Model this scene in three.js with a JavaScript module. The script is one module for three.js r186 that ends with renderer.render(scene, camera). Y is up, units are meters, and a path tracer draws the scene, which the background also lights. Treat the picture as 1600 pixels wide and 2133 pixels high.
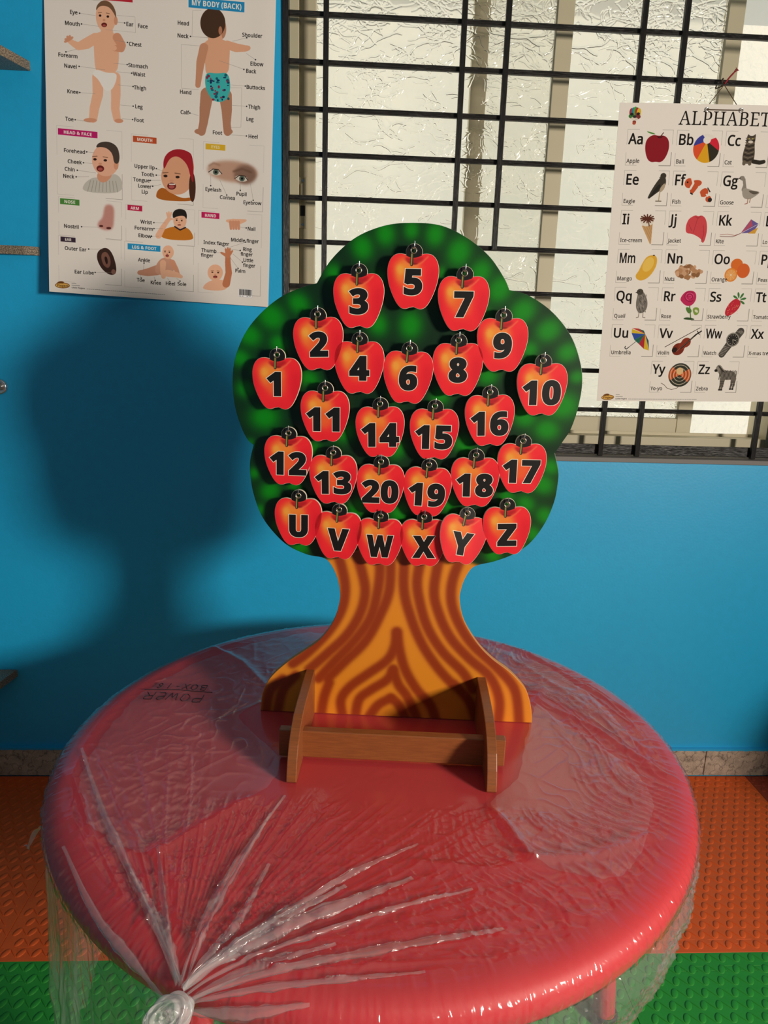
import * as THREE from 'three';
import { mergeGeometries, mergeVertices } from 'three/addons/utils/BufferGeometryUtils.js';
import { RoundedBoxGeometry } from 'three/addons/geometries/RoundedBoxGeometry.js';
import { RectAreaLightUniformsLib } from 'three/addons/lights/RectAreaLightUniformsLib.js';
import { createNoise2D } from 'simplex-noise';

// ---------- camera, sky, lights, exposure ----------
const scene = new THREE.Scene();
const RAD = Math.PI / 180;
const camera = new THREE.PerspectiveCamera(71.55, 1600 / 2133, 0.05, 50);
camera.position.set(0, 1.216, 1.8);
camera.rotation.set(-13.769 * RAD, -2.942 * RAD, 1.759 * RAD, 'YXZ');
scene.add(camera);
const renderer = new THREE.WebGLRenderer({ antialias: true });
renderer.toneMapping = THREE.LinearToneMapping;
renderer.toneMappingExposure = 1.0;
renderer.shadowMap.enabled = true;
RectAreaLightUniformsLib.init();
scene.background = new THREE.Color().setRGB(1.50, 1.38, 1.20);     // even overcast sky outside the window
const KEY = 186;                                                  // panel lamp on a stand, built last
const LAMP_AT = [2.02, 1.52, 2.74];

// ---------- helpers ----------
let seed = 7;
const rnd = () => { seed = (seed + 0x6d2b79f5) | 0; let t = Math.imul(seed ^ (seed >>> 15), 1 | seed); t = (t + Math.imul(t ^ (t >>> 7), 61 | t)) ^ t; return ((t ^ (t >>> 14)) >>> 0) / 4294967296; };
const noise = createNoise2D(rnd), noiseB = createNoise2D(rnd);
const V3 = (x, y, z) => new THREE.Vector3(x, y, z);
const V2 = (x, y) => new THREE.Vector2(x, y);
const used = new Map();
const numbered = (n) => { const k = used.get(n) ?? 0; used.set(n, k + 1); return k ? n + '_' + String(k).padStart(3, '0') : n; };
function mesh(name, geo, m, parent) {
  const o = new THREE.Mesh(geo, m);
  o.name = parent && parent !== scene ? name : numbered(name);
  o.castShadow = o.receiveShadow = true;
  (parent ?? scene).add(o);
  return o;
}
function thing(name, label, category, pos = [0, 0, 0], turn = 0, group) {
  const o = new THREE.Group();
  o.name = numbered(name); o.position.set(...pos); o.rotation.y = turn;
  o.userData = { label, category }; if (group) o.userData.group = group;
  scene.add(o); return o;
}
function tag(o, label, category, group) { Object.assign(o.userData, { label, category }); if (group) o.userData.group = group; return o; }
function struct(o, label, category) { o.userData.kind = 'structure'; o.userData.label = label; if (category) o.userData.category = category; return o; }
function box(x0, x1, y0, y1, z0, z1, r = 0) {
  const w = x1 - x0, h = y1 - y0, d = z1 - z0;
  const g = r ? new RoundedBoxGeometry(w, h, d, 2, Math.min(r, w / 2.01, h / 2.01, d / 2.01)) : new THREE.BoxGeometry(w, h, d);
  g.translate((x0 + x1) / 2, (y0 + y1) / 2, (z0 + z1) / 2);
  return g;
}
function metreUV(g) {                                             // uv in metres from the dominant axis of each face
  g = g.index ? g.toNonIndexed() : g;
  const p = g.attributes.position, n = g.attributes.normal, uv = new Float32Array(p.count * 2);
  for (let i = 0; i < p.count; i++) {
    const a = Math.abs(n.getX(i)), b = Math.abs(n.getY(i)), c = Math.abs(n.getZ(i));
    if (b >= a && b >= c) { uv[2 * i] = p.getX(i); uv[2 * i + 1] = p.getZ(i); }
    else if (c >= a) { uv[2 * i] = p.getX(i); uv[2 * i + 1] = p.getY(i); }
    else { uv[2 * i] = p.getZ(i); uv[2 * i + 1] = p.getY(i); }
  }
  g.setAttribute('uv', new THREE.BufferAttribute(uv, 2));
  return g;
}
const merge = (list) => mergeGeometries(list.map((g) => (g.index ? g.toNonIndexed() : g)).map((g) => { for (const k of Object.keys(g.attributes)) if (!['position', 'normal', 'uv'].includes(k)) g.deleteAttribute(k); return g; }));
const tube = (pts, r, seg = 24, rs = 8) => new THREE.TubeGeometry(new THREE.CatmullRomCurve3(pts.map((p) => V3(...p))), seg, r, rs, false);
function canvas(w, h) { const c = document.createElement('canvas'); c.width = w; c.height = h; return c; }
function tex(c, srgb = true, repeat) {
  const t = new THREE.CanvasTexture(c);
  if (srgb) t.colorSpace = THREE.SRGBColorSpace;
  if (repeat) { t.wrapS = t.wrapT = THREE.RepeatWrapping; t.repeat.set(...repeat); }
  return t;
}
function noiseTex(n, fn, srgb) {                                  // fn(u, v) -> [r, g, b] 0..1, tiles by mirroring
  const d = new Uint8Array(n * n * 4);
  for (let y = 0; y < n; y++) for (let x = 0; x < n; x++) { const c = fn(x / n, y / n), i = (y * n + x) * 4; for (let k = 0; k < 3; k++) d[i + k] = Math.max(0, Math.min(255, c[k] * 255)); d[i + 3] = 255; }
  const t = new THREE.DataTexture(d, n, n); t.magFilter = THREE.LinearFilter; t.wrapS = t.wrapT = THREE.MirroredRepeatWrapping;
  if (srgb) t.colorSpace = THREE.SRGBColorSpace; t.needsUpdate = true; return t;
}
const fbm = (x, y, o = 4, f = noise) => { let s = 0, a = 1, t = 0; for (let i = 0; i < o; i++) { s += a * f(x, y); t += a; a *= 0.5; x = x * 2.03 + 11.7; y = y * 2.03 - 5.3; } return s / t; };
const std = (o) => new THREE.MeshStandardMaterial(o), phys = (o) => new THREE.MeshPhysicalMaterial(o);

// ---------- materials ----------
const wallTone = noiseTex(512, (u, v) => { const k = 1 + 0.05 * fbm(u * 3, v * 3, 4) + 0.02 * noise(u * 60, v * 60); return [0.93 * k, 0.93 * k, 0.93 * k]; });
wallTone.repeat.set(0.5, 0.5);
const wallBump = noiseTex(512, (u, v) => { const k = 0.5 + 0.3 * fbm(u * 6, v * 6, 3) + 0.2 * noise(u * 90, v * 90); return [k, k, k]; });
wallBump.repeat.set(1.2, 1.2);
const M = {
  blue: phys({ color: new THREE.Color().setRGB(0.012, 0.47, 0.87), roughness: 0.42, map: wallTone, bumpMap: wallBump, bumpScale: 0.0003, clearcoat: 0.5, clearcoatRoughness: 0.42 }),
  floor: std({ color: new THREE.Color().setRGB(0.20, 0.17, 0.14), roughness: 0.6 }),
  pale: std({ color: new THREE.Color().setRGB(0.62, 0.60, 0.55), roughness: 0.8 }),
  white: std({ color: new THREE.Color().setRGB(0.78, 0.77, 0.74), roughness: 0.8 }),
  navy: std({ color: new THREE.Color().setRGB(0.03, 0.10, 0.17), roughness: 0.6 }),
  ceiling: std({ color: new THREE.Color().setRGB(0.28, 0.26, 0.23), roughness: 0.9 }),
  outside: std({ color: new THREE.Color().setRGB(0.86, 0.80, 0.69), roughness: 0.95, bumpMap: noiseTex(512, (u, v) => { const k = 0.5 + 0.5 * fbm(u * 14, v * 14, 4); return [k, k, k]; }), bumpScale: 0.01 }),
  frame: std({ color: new THREE.Color().setRGB(0.56, 0.51, 0.35), roughness: 0.45 }),
  black: std({ color: new THREE.Color().setRGB(0.012, 0.011, 0.010), roughness: 0.38, bumpMap: noiseTex(256, (u, v) => { const k = 0.5 + 0.5 * fbm(u * 20, v * 20, 3); return [k, k, k]; }), bumpScale: 0.0006 }),
  sill: std({ color: new THREE.Color().setRGB(0.22, 0.21, 0.20), roughness: 0.7 }),
  steel: std({ color: new THREE.Color().setRGB(0.75, 0.74, 0.72), roughness: 0.22, metalness: 1 }),
  dark: std({ color: new THREE.Color().setRGB(0.01, 0.01, 0.01), roughness: 0.5 }),
  rubber: std({ color: new THREE.Color().setRGB(0.015, 0.014, 0.014), roughness: 0.6 }),
};
const stoneTex = noiseTex(512, (u, v) => {
  const a = fbm(u * 5, v * 5, 5), b = noise(u * 70, v * 70), c = Math.pow(Math.max(0, 1 - Math.abs(fbm(u * 4 + 9, v * 4, 4)) * 7), 2);
  const k = 0.72 + 0.12 * a + 0.07 * b - 0.22 * c; return [k, k * 0.93, k * 0.83];
}, true);
stoneTex.repeat.set(4, 4);
M.stone = std({ color: 0xffffff, map: stoneTex, roughness: 0.55 });
const graniteTex = noiseTex(512, (u, v) => { const a = noise(u * 60, v * 60), b = noiseB(u * 110, v * 110); const k = 0.5 + 0.18 * a + 0.14 * b; return [k, k * 0.9, k * 0.76]; }, true);
graniteTex.repeat.set(4, 4);
M.granite = std({ color: 0xffffff, map: graniteTex, roughness: 0.45 });

// ---------- the room ----------
const WIN = { x0: -0.171, x1: 1.17, y0: 0.931, y1: 2.16 };
const FRONT_T = 0.2;
struct(mesh('wall_front', metreUV(merge([
  box(-1.3, WIN.x0, -0.02, 3.1, -FRONT_T, 0), box(WIN.x1, 2.75, -0.02, 3.1, -FRONT_T, 0),
  box(WIN.x0, WIN.x1, -0.02, WIN.y0 - 0.012, -FRONT_T, 0), box(WIN.x0, WIN.x1, WIN.y1, 3.1, -FRONT_T, 0)])), M.blue), 'glossy blue painted wall around the barred window');
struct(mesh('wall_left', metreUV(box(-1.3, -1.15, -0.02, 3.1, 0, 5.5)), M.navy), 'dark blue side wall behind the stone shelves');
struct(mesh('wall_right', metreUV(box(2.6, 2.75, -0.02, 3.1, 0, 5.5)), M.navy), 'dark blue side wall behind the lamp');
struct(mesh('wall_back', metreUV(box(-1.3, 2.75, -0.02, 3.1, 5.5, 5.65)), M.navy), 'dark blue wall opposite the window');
struct(mesh('ceiling', box(-1.3, 2.75, 3.1, 3.25, -FRONT_T, 5.65), M.ceiling), 'grey ceiling');
struct(mesh('floor', box(-1.3, 2.75, -0.16, -0.012, -FRONT_T, 5.65), M.floor), 'brown floor under the foam mats');

// skirting of stone tiles, with a ragged painted upper edge of wall paint
{
  const g = new THREE.Group(); g.name = 'baseboard_front'; scene.add(g);
  struct(g, 'beige marbled stone skirting under the blue wall');
  for (let i = 0; i < 6; i++) mesh('tile', metreUV(box(-1.15 + i * 0.55 + 0.001, -1.15 + (i + 1) * 0.55 - 0.001, 0.0005, 0.083, 0.0005, 0.009, 0.0015)), M.stone, g);
  const sh = new THREE.Shape(); sh.moveTo(-1.14, 0.088);
  for (let x = -1.14; x < 2.1; x += 0.006) sh.lineTo(x, 0.0825 - 0.002 * Math.abs(noise(x * 40, 3)) - (noise(x * 25, 8) > 0.75 ? 0.012 * (noise(x * 25, 8) - 0.75) * 4 : 0));
  sh.lineTo(2.1, 0.088); sh.lineTo(-1.14, 0.088);
  const d = new THREE.ExtrudeGeometry(sh, { depth: 0.0105, bevelEnabled: false });
  const o = mesh('paint_drip', d, M.blue, g); o.position.z = 0.0002; o.userData.label = 'blue paint run over the top of the skirting';
}

// ---------- window behind the bars ----------
const iceBump = (() => {
  const c = canvas(1024, 1024), x = c.getContext('2d');
  x.fillStyle = '#000'; x.fillRect(0, 0, 1024, 1024); x.lineCap = 'round'; x.lineJoin = 'round';
  const path = (px, py, a, n, w) => {
    let b = 0;
    x.lineWidth = w; x.strokeStyle = `rgba(255,255,255,${0.5 + rnd() * 0.5})`; x.beginPath(); x.moveTo(px, py);
    for (let i = 0; i < n; i++) {
      b = b * 0.6 + (rnd() - 0.5) * 1.0; a += b * 0.5; a *= 0.93;
      px += Math.cos(a) * 9; py += Math.sin(a) * 7; x.lineTo(px, py);
      if (w > 2 && rnd() < 0.12) { x.stroke(); path(px, py, a + (rnd() < 0.5 ? 1 : -1) * (0.6 + rnd() * 0.6), 4 + (rnd() * 8 | 0), w * 0.85); x.lineWidth = w; x.beginPath(); x.moveTo(px, py); }
    }
    x.stroke();
  };
  for (let i = 0; i < 210; i++) path(rnd() * 1060 - 30, rnd() * 1060 - 20, (rnd() - 0.5) * 0.9 + (rnd() < 0.25 ? 0.7 : 0), 9 + (rnd() * 18 | 0), 2.6 + rnd() * 2.2);
  const d = canvas(1024, 1024), y = d.getContext('2d'); y.filter = 'blur(1.6px)'; y.drawImage(c, 0, 0);
  const t = tex(d, false); t.wrapS = t.wrapT = THREE.MirroredRepeatWrapping; return t;
})();
M.pane = phys({ color: new THREE.Color().setRGB(0.97, 0.965, 0.93), transmission: 1, thickness: 0.004, roughness: 0.1, ior: 1.5, bumpMap: iceBump, bumpScale: 0.0016 });
{
  const w = new THREE.Group(); w.name = 'window_1'; scene.add(w);
  struct(w, 'cream aluminium sliding window with crackle-patterned glass behind black bars');
  const x0 = WIN.x0 + 0.001, x1 = WIN.x1 - 0.001, y0 = 0.945, y1 = WIN.y1 - 0.001;
  mesh('outer_frame', merge([box(x0, x0 + 0.034, y0, y1, -0.185, -0.085, 0.002), box(x1 - 0.034, x1, y0, y1, -0.185, -0.085, 0.002), box(x0 + 0.034, x1 - 0.034, y1 - 0.034, y1, -0.185, -0.085, 0.002),
    box(x0 + 0.034, x1 - 0.034, y0, y0 + 0.032, -0.185, -0.085, 0.002), box(x0 + 0.034, x1 - 0.034, y0 + 0.032, y0 + 0.040, -0.132, -0.129)]), M.frame, w);
  const sash = (a, b, z) => {
    const s = new THREE.Group(); s.name = 'sash'; w.add(s);
    const t = 0.024, lo = 0.9795, hi = y1 - 0.036;
    mesh('stile', box(a, a + 0.039, lo, hi, z - t, z, 0.002), M.frame, s); mesh('stile', box(b - 0.041, b, lo, hi, z - t, z, 0.002), M.frame, s);
    mesh('rail', box(a + 0.0395, b - 0.0415, lo, lo + 0.043, z - t, z, 0.002), M.frame, s); mesh('rail', box(a + 0.0395, b - 0.0415, hi - 0.043, hi, z - t, z, 0.002), M.frame, s);
    const gl = metreUV(box(a + 0.04, b - 0.042, lo + 0.0435, hi - 0.0435, z - 0.014, z - 0.010));
    const uv = gl.attributes.uv; for (let i = 0; i < uv.count; i++) uv.setXY(i, uv.getX(i) / 0.55 + z * 7, uv.getY(i) / 0.55);
    mesh('glass_pane', gl, M.pane, s);
    return s;
  };
  const s1 = sash(-0.136, 0.515, -0.1), s2 = sash(0.281, 0.948, -0.14);
  const l = new THREE.Group(); l.name = 'latch'; s1.add(l);
  l.userData.label = 'narrow cream latch plate with a black slot';
  const lat = merge([box(-0.138, -0.118, 1.475, 1.593, -0.1, -0.0975, 0.001), box(-0.132, -0.124, 1.538, 1.577, -0.0975, -0.089, 0.002)]);
  s1.remove(l); const lm = mesh('latch', lat, M.frame, s1); lm.userData.label = 'narrow cream latch plate';
  const slot = mesh('latch_slot', box(-0.1335, -0.1215, 1.504, 1.528, -0.0978, -0.0966), M.dark, s1); slot.userData.label = 'black slot of the latch';
  for (const y of [1.4835, 1.585]) { const c = new THREE.CylinderGeometry(0.0032, 0.0032, 0.002, 16); c.rotateX(Math.PI / 2); c.translate(-0.128, y, -0.0968); mesh('screw', c, M.steel, s1); }
}
struct(mesh('trim_1', box(WIN.x0 + 0.001, WIN.x1 - 0.001, WIN.y0 - 0.0115, WIN.y0 + 0.0, -FRONT_T + 0.001, 0.001, 0.001), M.sill), 'grey cement window ledge under the bars');
struct(mesh('trim_2', box(-0.5, 1.5, 2.27, 2.36, -0.85, -FRONT_T - 0.001, 0.004), M.pale), 'added concrete sunshade over the window outside, darkening the upper glass');  // overhang added to darken what shows through the top of the panes
{ // building opposite, outside
  const o = mesh('neighbour_wall', metreUV(box(-4.5, 6, -1, 3.7, -2.8, -2.6)), M.outside);
  struct(o, 'white plastered wall outside the window');
}
{ // grille
  const g = thing('window_grille', 'black painted iron window bars in front of the cream sliding window', 'window grille', [0, 0, 0]);
  const hb = [2.018, 1.9208, 1.8238, 1.7265, 1.6304, 1.5348, 1.4363, 1.3335, 1.247, 1.150, 1.051];
  const vb = [[-0.0706, 0.9325], [0.242, 0.9325], [0.3425, 1.432], [0.656, 0.9325], [0.754, 0.9325], [1.067, 0.9325]];
  for (const y of hb) mesh('crossbar', box(-0.155, 1.141, y - 0.0055, y + 0.0055, -0.038, -0.028, 0.0015), M.black, g);
  for (const [x, y] of vb) mesh('upright', box(x - 0.0062, x + 0.0062, y, 2.15, -0.0278, -0.0158, 0.0015), M.black, g);
  mesh('side_bar', box(-0.1695, -0.155, 0.932, 2.155, -0.055, -0.018, 0.0015), M.black, g); mesh('side_bar', box(1.1415, 1.168, 0.932, 2.155, -0.055, -0.014, 0.0015), M.black, g);
  mesh('bottom_rail', box(-0.1545, 1.141, 0.9355, 0.9615, -0.036, -0.029, 0.0015), M.black, g);
}

// ---------- stone corner shelves and wall fitting on the left ----------
function slab(name, pts, y, t, label) {
  const s = new THREE.Shape(pts.map(([x, z]) => V2(x, -z)));
  const g = new THREE.ExtrudeGeometry(s, { depth: t - 0.003, bevelEnabled: true, bevelSize: 0.0015, bevelThickness: 0.0015, bevelSegments: 2 });
  g.rotateX(-Math.PI / 2);
  const o = mesh(name, metreUV(g), M.granite); o.position.y = y + 0.0015;
  return tag(o, label, 'shelf', 'stone shelves in the wall corner');
}
slab('stone_shelf', [[-0.725, 0.002], [-0.752, 0.11], [-1.147, 0.16], [-1.147, 0.002]], 1.7675, 0.02, 'rough granite shelf slab above the other shelves, beside the body-parts poster top');
slab('stone_shelf', [[-0.737, 0.002], [-0.765, 0.012], [-0.86, 0.02], [-1.147, 0.06], [-1.147, 0.002]], 1.379, 0.0195, 'thin granite shelf slab beside the ear picture of the body-parts poster');
slab('stone_shelf', [[-0.886, 0.002], [-0.897, 0.07], [-1.147, 0.11], [-1.147, 0.002]], 0.298, 0.021, 'grey stone shelf slab low on the wall beside the red table');
{
  const o = thing('chrome_fitting', 'round chrome fitting fixed to the blue wall', 'wall fitting', [-0.857, 1.0725, 0.0005]);
  const l = (pts, m, n) => { const g = new THREE.LatheGeometry(pts.map(([r, h]) => V2(r, h)), 40); g.rotateX(Math.PI / 2); return mesh(n, g, m, o); };
  l([[0, 0], [0.019, 0], [0.0195, 0.003], [0.018, 0.007], [0.0145, 0.0085], [0.014, 0.006], [0, 0.006]], M.steel, 'rim');
  l([[0.0, 0.0062], [0.0075, 0.0062], [0.0085, 0.012], [0.007, 0.0165], [0, 0.018]], M.steel, 'button');
}

// ---------- foam mats ----------
const matTone = noiseTex(256, (u, v) => { const k = 0.9 + 0.06 * fbm(u * 8, v * 8, 3) + 0.04 * noise(u * 120, v * 120); return [k, k, k]; });
matTone.repeat.set(2, 2);
const matMat = (r, g, b) => std({ color: new THREE.Color().setRGB(r, g, b), roughness: 0.62, map: matTone });
const MAT = { orange: matMat(0.84, 0.125, 0.012), green: matMat(0.022, 0.33, 0.034), brown: matMat(0.36, 0.045, 0.012) };
const bump = new THREE.SphereGeometry(1, 12, 5, 0, Math.PI * 2, 0, Math.PI / 2); bump.scale(0.0066, 0.0025, 0.0118);
const tick = new THREE.SphereGeometry(1, 8, 4, 0, Math.PI * 2, 0, Math.PI / 2); tick.scale(0.0015, 0.0020, 0.0150);
function teeth(x0, x1, z, amp, up) { // jigsaw edge from x0 to x1 at z
  const pts = []; const n = Math.round((x1 - x0) / 0.062), p = (x1 - x0) / n;
  for (let i = 0; i < n; i++) { const a = x0 + i * p; pts.push([a + p * 0.12, z], [a + p * 0.05, z + amp], [a + p * 0.62, z + amp], [a + p * 0.55, z]); }
  return up ? pts : pts.reverse();
}
function foamTile(ix, iz, m, label, group) {
  const S = 0.62, x0 = Math.max(-1.148, -0.685 + ix * S + 0.0008), x1 = -0.685 + (ix + 1) * S - 0.0008, z0 = 0.0115 + iz * S - (iz ? 0.0105 : 0), z1 = (iz + 1) * S + 0.0005 - 0.0008;
  const o = thing('foam_mat', label, 'floor mat', [0, 0, 0], 0, group);
  const ex = (pts) => { const g = new THREE.ExtrudeGeometry(new THREE.Shape(pts.map(([x, z]) => V2(x, -z))), { depth: 0.0105, bevelEnabled: true, bevelSize: 0.0004, bevelThickness: 0.0006, bevelSegments: 1 }); g.rotateX(-Math.PI / 2); g.translate(0, -0.0111, 0); return metreUV(g); };
  const zf = z1 - 0.032, zb = z0 + 0.032, e = 0.0009;
  // body with toothed front and back edges, and the matching border strips
  mesh('tile', ex([[x0, zb + e], ...teeth(x0, x1, zb + e, 0.011, true), [x1, zb + e], [x1, zf], ...teeth(x0, x1, zf, 0.011, false), [x0, zf]]), m, o);
  mesh('border_strip', ex([[x0, zf + e * 1.6], ...teeth(x0, x1, zf + e * 1.6, 0.011, true), [x1, zf + e * 1.6], [x1, z1], [x0, z1]]), m, o);
  mesh('border_strip', ex([[x0, z0], [x1, z0], [x1, zb - e * 0.6], ...teeth(x0, x1, zb - e * 0.6, 0.011, false), [x0, zb - e * 0.6]]), m, o);
  const mats = [], mt = [], q = new THREE.Matrix4();
  for (let r = 0; r < 23; r++) for (let c = 0; c < 20; c++) {
    const x = x0 + 0.0165 + (c + (r % 2 ? 0.5 : 0)) * 0.0302, z = z0 + 0.013 + r * 0.0262;
    if (x > x1 - 0.009 || z > z1 - 0.012) continue;
    mats.push(q.clone().makeRotationY(-0.45).setPosition(x, -0.0003, z));
    if (x + 0.02 < x1) mt.push(q.clone().makeRotationY(0.75).setPosition(x + 0.0151, -0.0003, z + 0.0005));
  }
  const put = (name, g, list) => { const im = new THREE.InstancedMesh(g, m, list.length); list.forEach((k, i) => im.setMatrixAt(i, k)); im.name = name; im.userData.kind = 'stuff'; im.castShadow = im.receiveShadow = true; o.add(im); };
  put('raised_ovals', bump, mats); put('raised_ridges', tick, mt);
  return o;
}
['orange foam mat tile in the corner below the stone shelves', 'orange foam mat tile behind the table, under the body-parts poster', 'orange foam mat tile behind the table, under the window', 'orange foam mat tile below the alphabet poster, next to the dark red mat'].forEach((t, i) => foamTile(i - 1, 0, MAT.orange, t, 'orange foam mats'));
['green foam mat tile in front of the orange corner mat', 'green foam mat tile under the knotted side of the table', 'green foam mat tile under the table, around its black foot cap', 'green foam mat tile in front of the orange mat below the alphabet poster'].forEach((t, i) => foamTile(i - 1, 1, MAT.green, t, 'green foam mats'));
foamTile(3, 0, MAT.brown, 'dark red foam mat tile next to the orange mats');

// ---------- posters ----------
function wordmark(x, k, px, py) { // publisher's badge and small print
  x.save(); x.translate(px, py); x.scale(k, k);
  x.fillStyle = '#7a4a18'; x.beginPath(); x.ellipse(15, -6, 16, 6.5, -0.05, 0, 7); x.fill(); x.beginPath(); x.ellipse(11, -11, 8, 4, -0.2, 0, 7); x.fill();
  x.fillStyle = '#e2b25a'; x.beginPath(); x.ellipse(15, -6, 14.5, 5, -0.05, 0, 7); x.fill();
  x.fillStyle = '#3a1d08'; x.font = 'bold 7px sans-serif'; x.fillText('Fingers', 3.5, -3.6); x.font = 'bold 4px sans-serif'; x.fillText('Little', 7, -10);
  x.fillStyle = '#333'; x.font = 'bold 4.6px sans-serif'; x.fillText('Little Fingers', 35, -1);
  x.fillStyle = '#777'; for (let i = 0; i < 40; i++) x.fillRect(68 + i * 4.4, -2.6, 3 + rnd() * 1.1, 0.9);
  x.fillRect(35, -13, 10, 1); x.fillRect(35, -8.5, 18, 1);
  x.restore();
}
function barcode(x, px, py, w, h) {
  x.fillStyle = '#fff'; x.fillRect(px - 3, py - 3, w + 6, h + 12); x.strokeStyle = '#999'; x.lineWidth = 0.5; x.strokeRect(px - 3, py - 3, w + 6, h + 12);
  x.fillStyle = '#111'; let u = px; while (u < px + w) { const b = 0.8 + rnd() * 2; x.fillRect(u, py, Math.min(b, px + w - u), h); u += b + 0.6 + rnd() * 1.6; }
  for (let i = 0; i < 5; i++) if (i !== 2) x.fillRect(px + i * w / 5, py + h + 3, w / 7, 2);
}
const SKIN = '#f2bb9a', SKIN2 = '#dd9c7c', HAIR = '#4a3324';
function limb(x, pts, col) { // chain of discs: [x, y, r]
  x.fillStyle = col;
  for (let i = 0; i + 1 < pts.length; i++) { const [a, b, r] = pts[i], [c, d, s] = pts[i + 1], n = 24; for (let k = 0; k <= n; k++) { const t = k / n; x.beginPath(); x.arc(a + (c - a) * t, b + (d - b) * t, r + (s - r) * t, 0, 7); x.fill(); } }
}
const ell = (x, cx, cy, rx, ry, col, rot = 0) => { x.fillStyle = col; x.beginPath(); x.ellipse(cx, cy, rx, ry, rot, 0, 7); x.fill(); };
function poly(x, pts, col, smooth = true) {
  x.fillStyle = col; x.beginPath();
  const n = pts.length, mid = (i) => [(pts[i % n][0] + pts[(i + 1) % n][0]) / 2, (pts[i % n][1] + pts[(i + 1) % n][1]) / 2];
  if (smooth) { x.moveTo(...mid(n - 1)); for (let i = 0; i < n; i++) x.quadraticCurveTo(pts[i][0], pts[i][1], ...mid(i)); } else pts.forEach((p, i) => (i ? x.lineTo(...p) : x.moveTo(...p)));
  x.closePath(); x.fill();
}
const line = (x, pts, col, w) => { x.strokeStyle = col; x.lineWidth = w; x.lineCap = x.lineJoin = 'round'; x.beginPath(); pts.forEach((p, i) => (i ? x.lineTo(...p) : x.moveTo(...p))); x.stroke(); };
function face(x, cx, cy, rx, ry, o = {}) {
  ell(x, cx, cy, rx, ry, o.skin ?? SKIN); const d = o.dx ?? -0.2;
  ell(x, cx + rx * (d - 0.38), cy - ry * 0.05, rx * 0.13, ry * 0.075, '#2a1a14'); ell(x, cx + rx * (d + 0.38), cy, rx * 0.13, ry * 0.075, '#2a1a14');
  line(x, [[cx + rx * (d - 0.55), cy - ry * 0.22], [cx + rx * (d - 0.22), cy - ry * 0.25]], '#8a6248', rx * 0.06); line(x, [[cx + rx * (d + 0.22), cy - ry * 0.22], [cx + rx * (d + 0.55), cy - ry * 0.18]], '#8a6248', rx * 0.06);
  ell(x, cx + rx * d, cy + ry * 0.22, rx * 0.14, ry * 0.07, SKIN2);
  ell(x, cx + rx * d, cy + ry * 0.52, rx * 0.28, ry * (o.open ?? 0.15), '#6a1f1c'); ell(x, cx + rx * d, cy + ry * 0.56, rx * 0.18, ry * (o.open ?? 0.15) * 0.5, '#b4544e');
}
function corners(x, a, b, c, d, col = '#8d8881') { // picture card drawn with broken shadow lines
  x.strokeStyle = col; x.lineWidth = 0.9; x.lineCap = 'butt';
  const w = c - a, h = d - b, s = (p) => { x.beginPath(); p.forEach((q, i) => (i ? x.lineTo(...q) : x.moveTo(...q))); x.stroke(); };
  x.globalAlpha = 0.55; s([[a, b + h * 0.42], [a, b], [a + w * 0.26, b]]); s([[a + w * 0.76, b], [c, b], [c, b + h * 0.4]]); s([[a, b + h * 0.64], [a, d], [a + w * 0.25, d]]);
  x.globalAlpha = 1; x.lineWidth = 1.3; s([[a + w * 0.74, d], [c, d], [c, b + h * 0.62]]);
}
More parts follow.
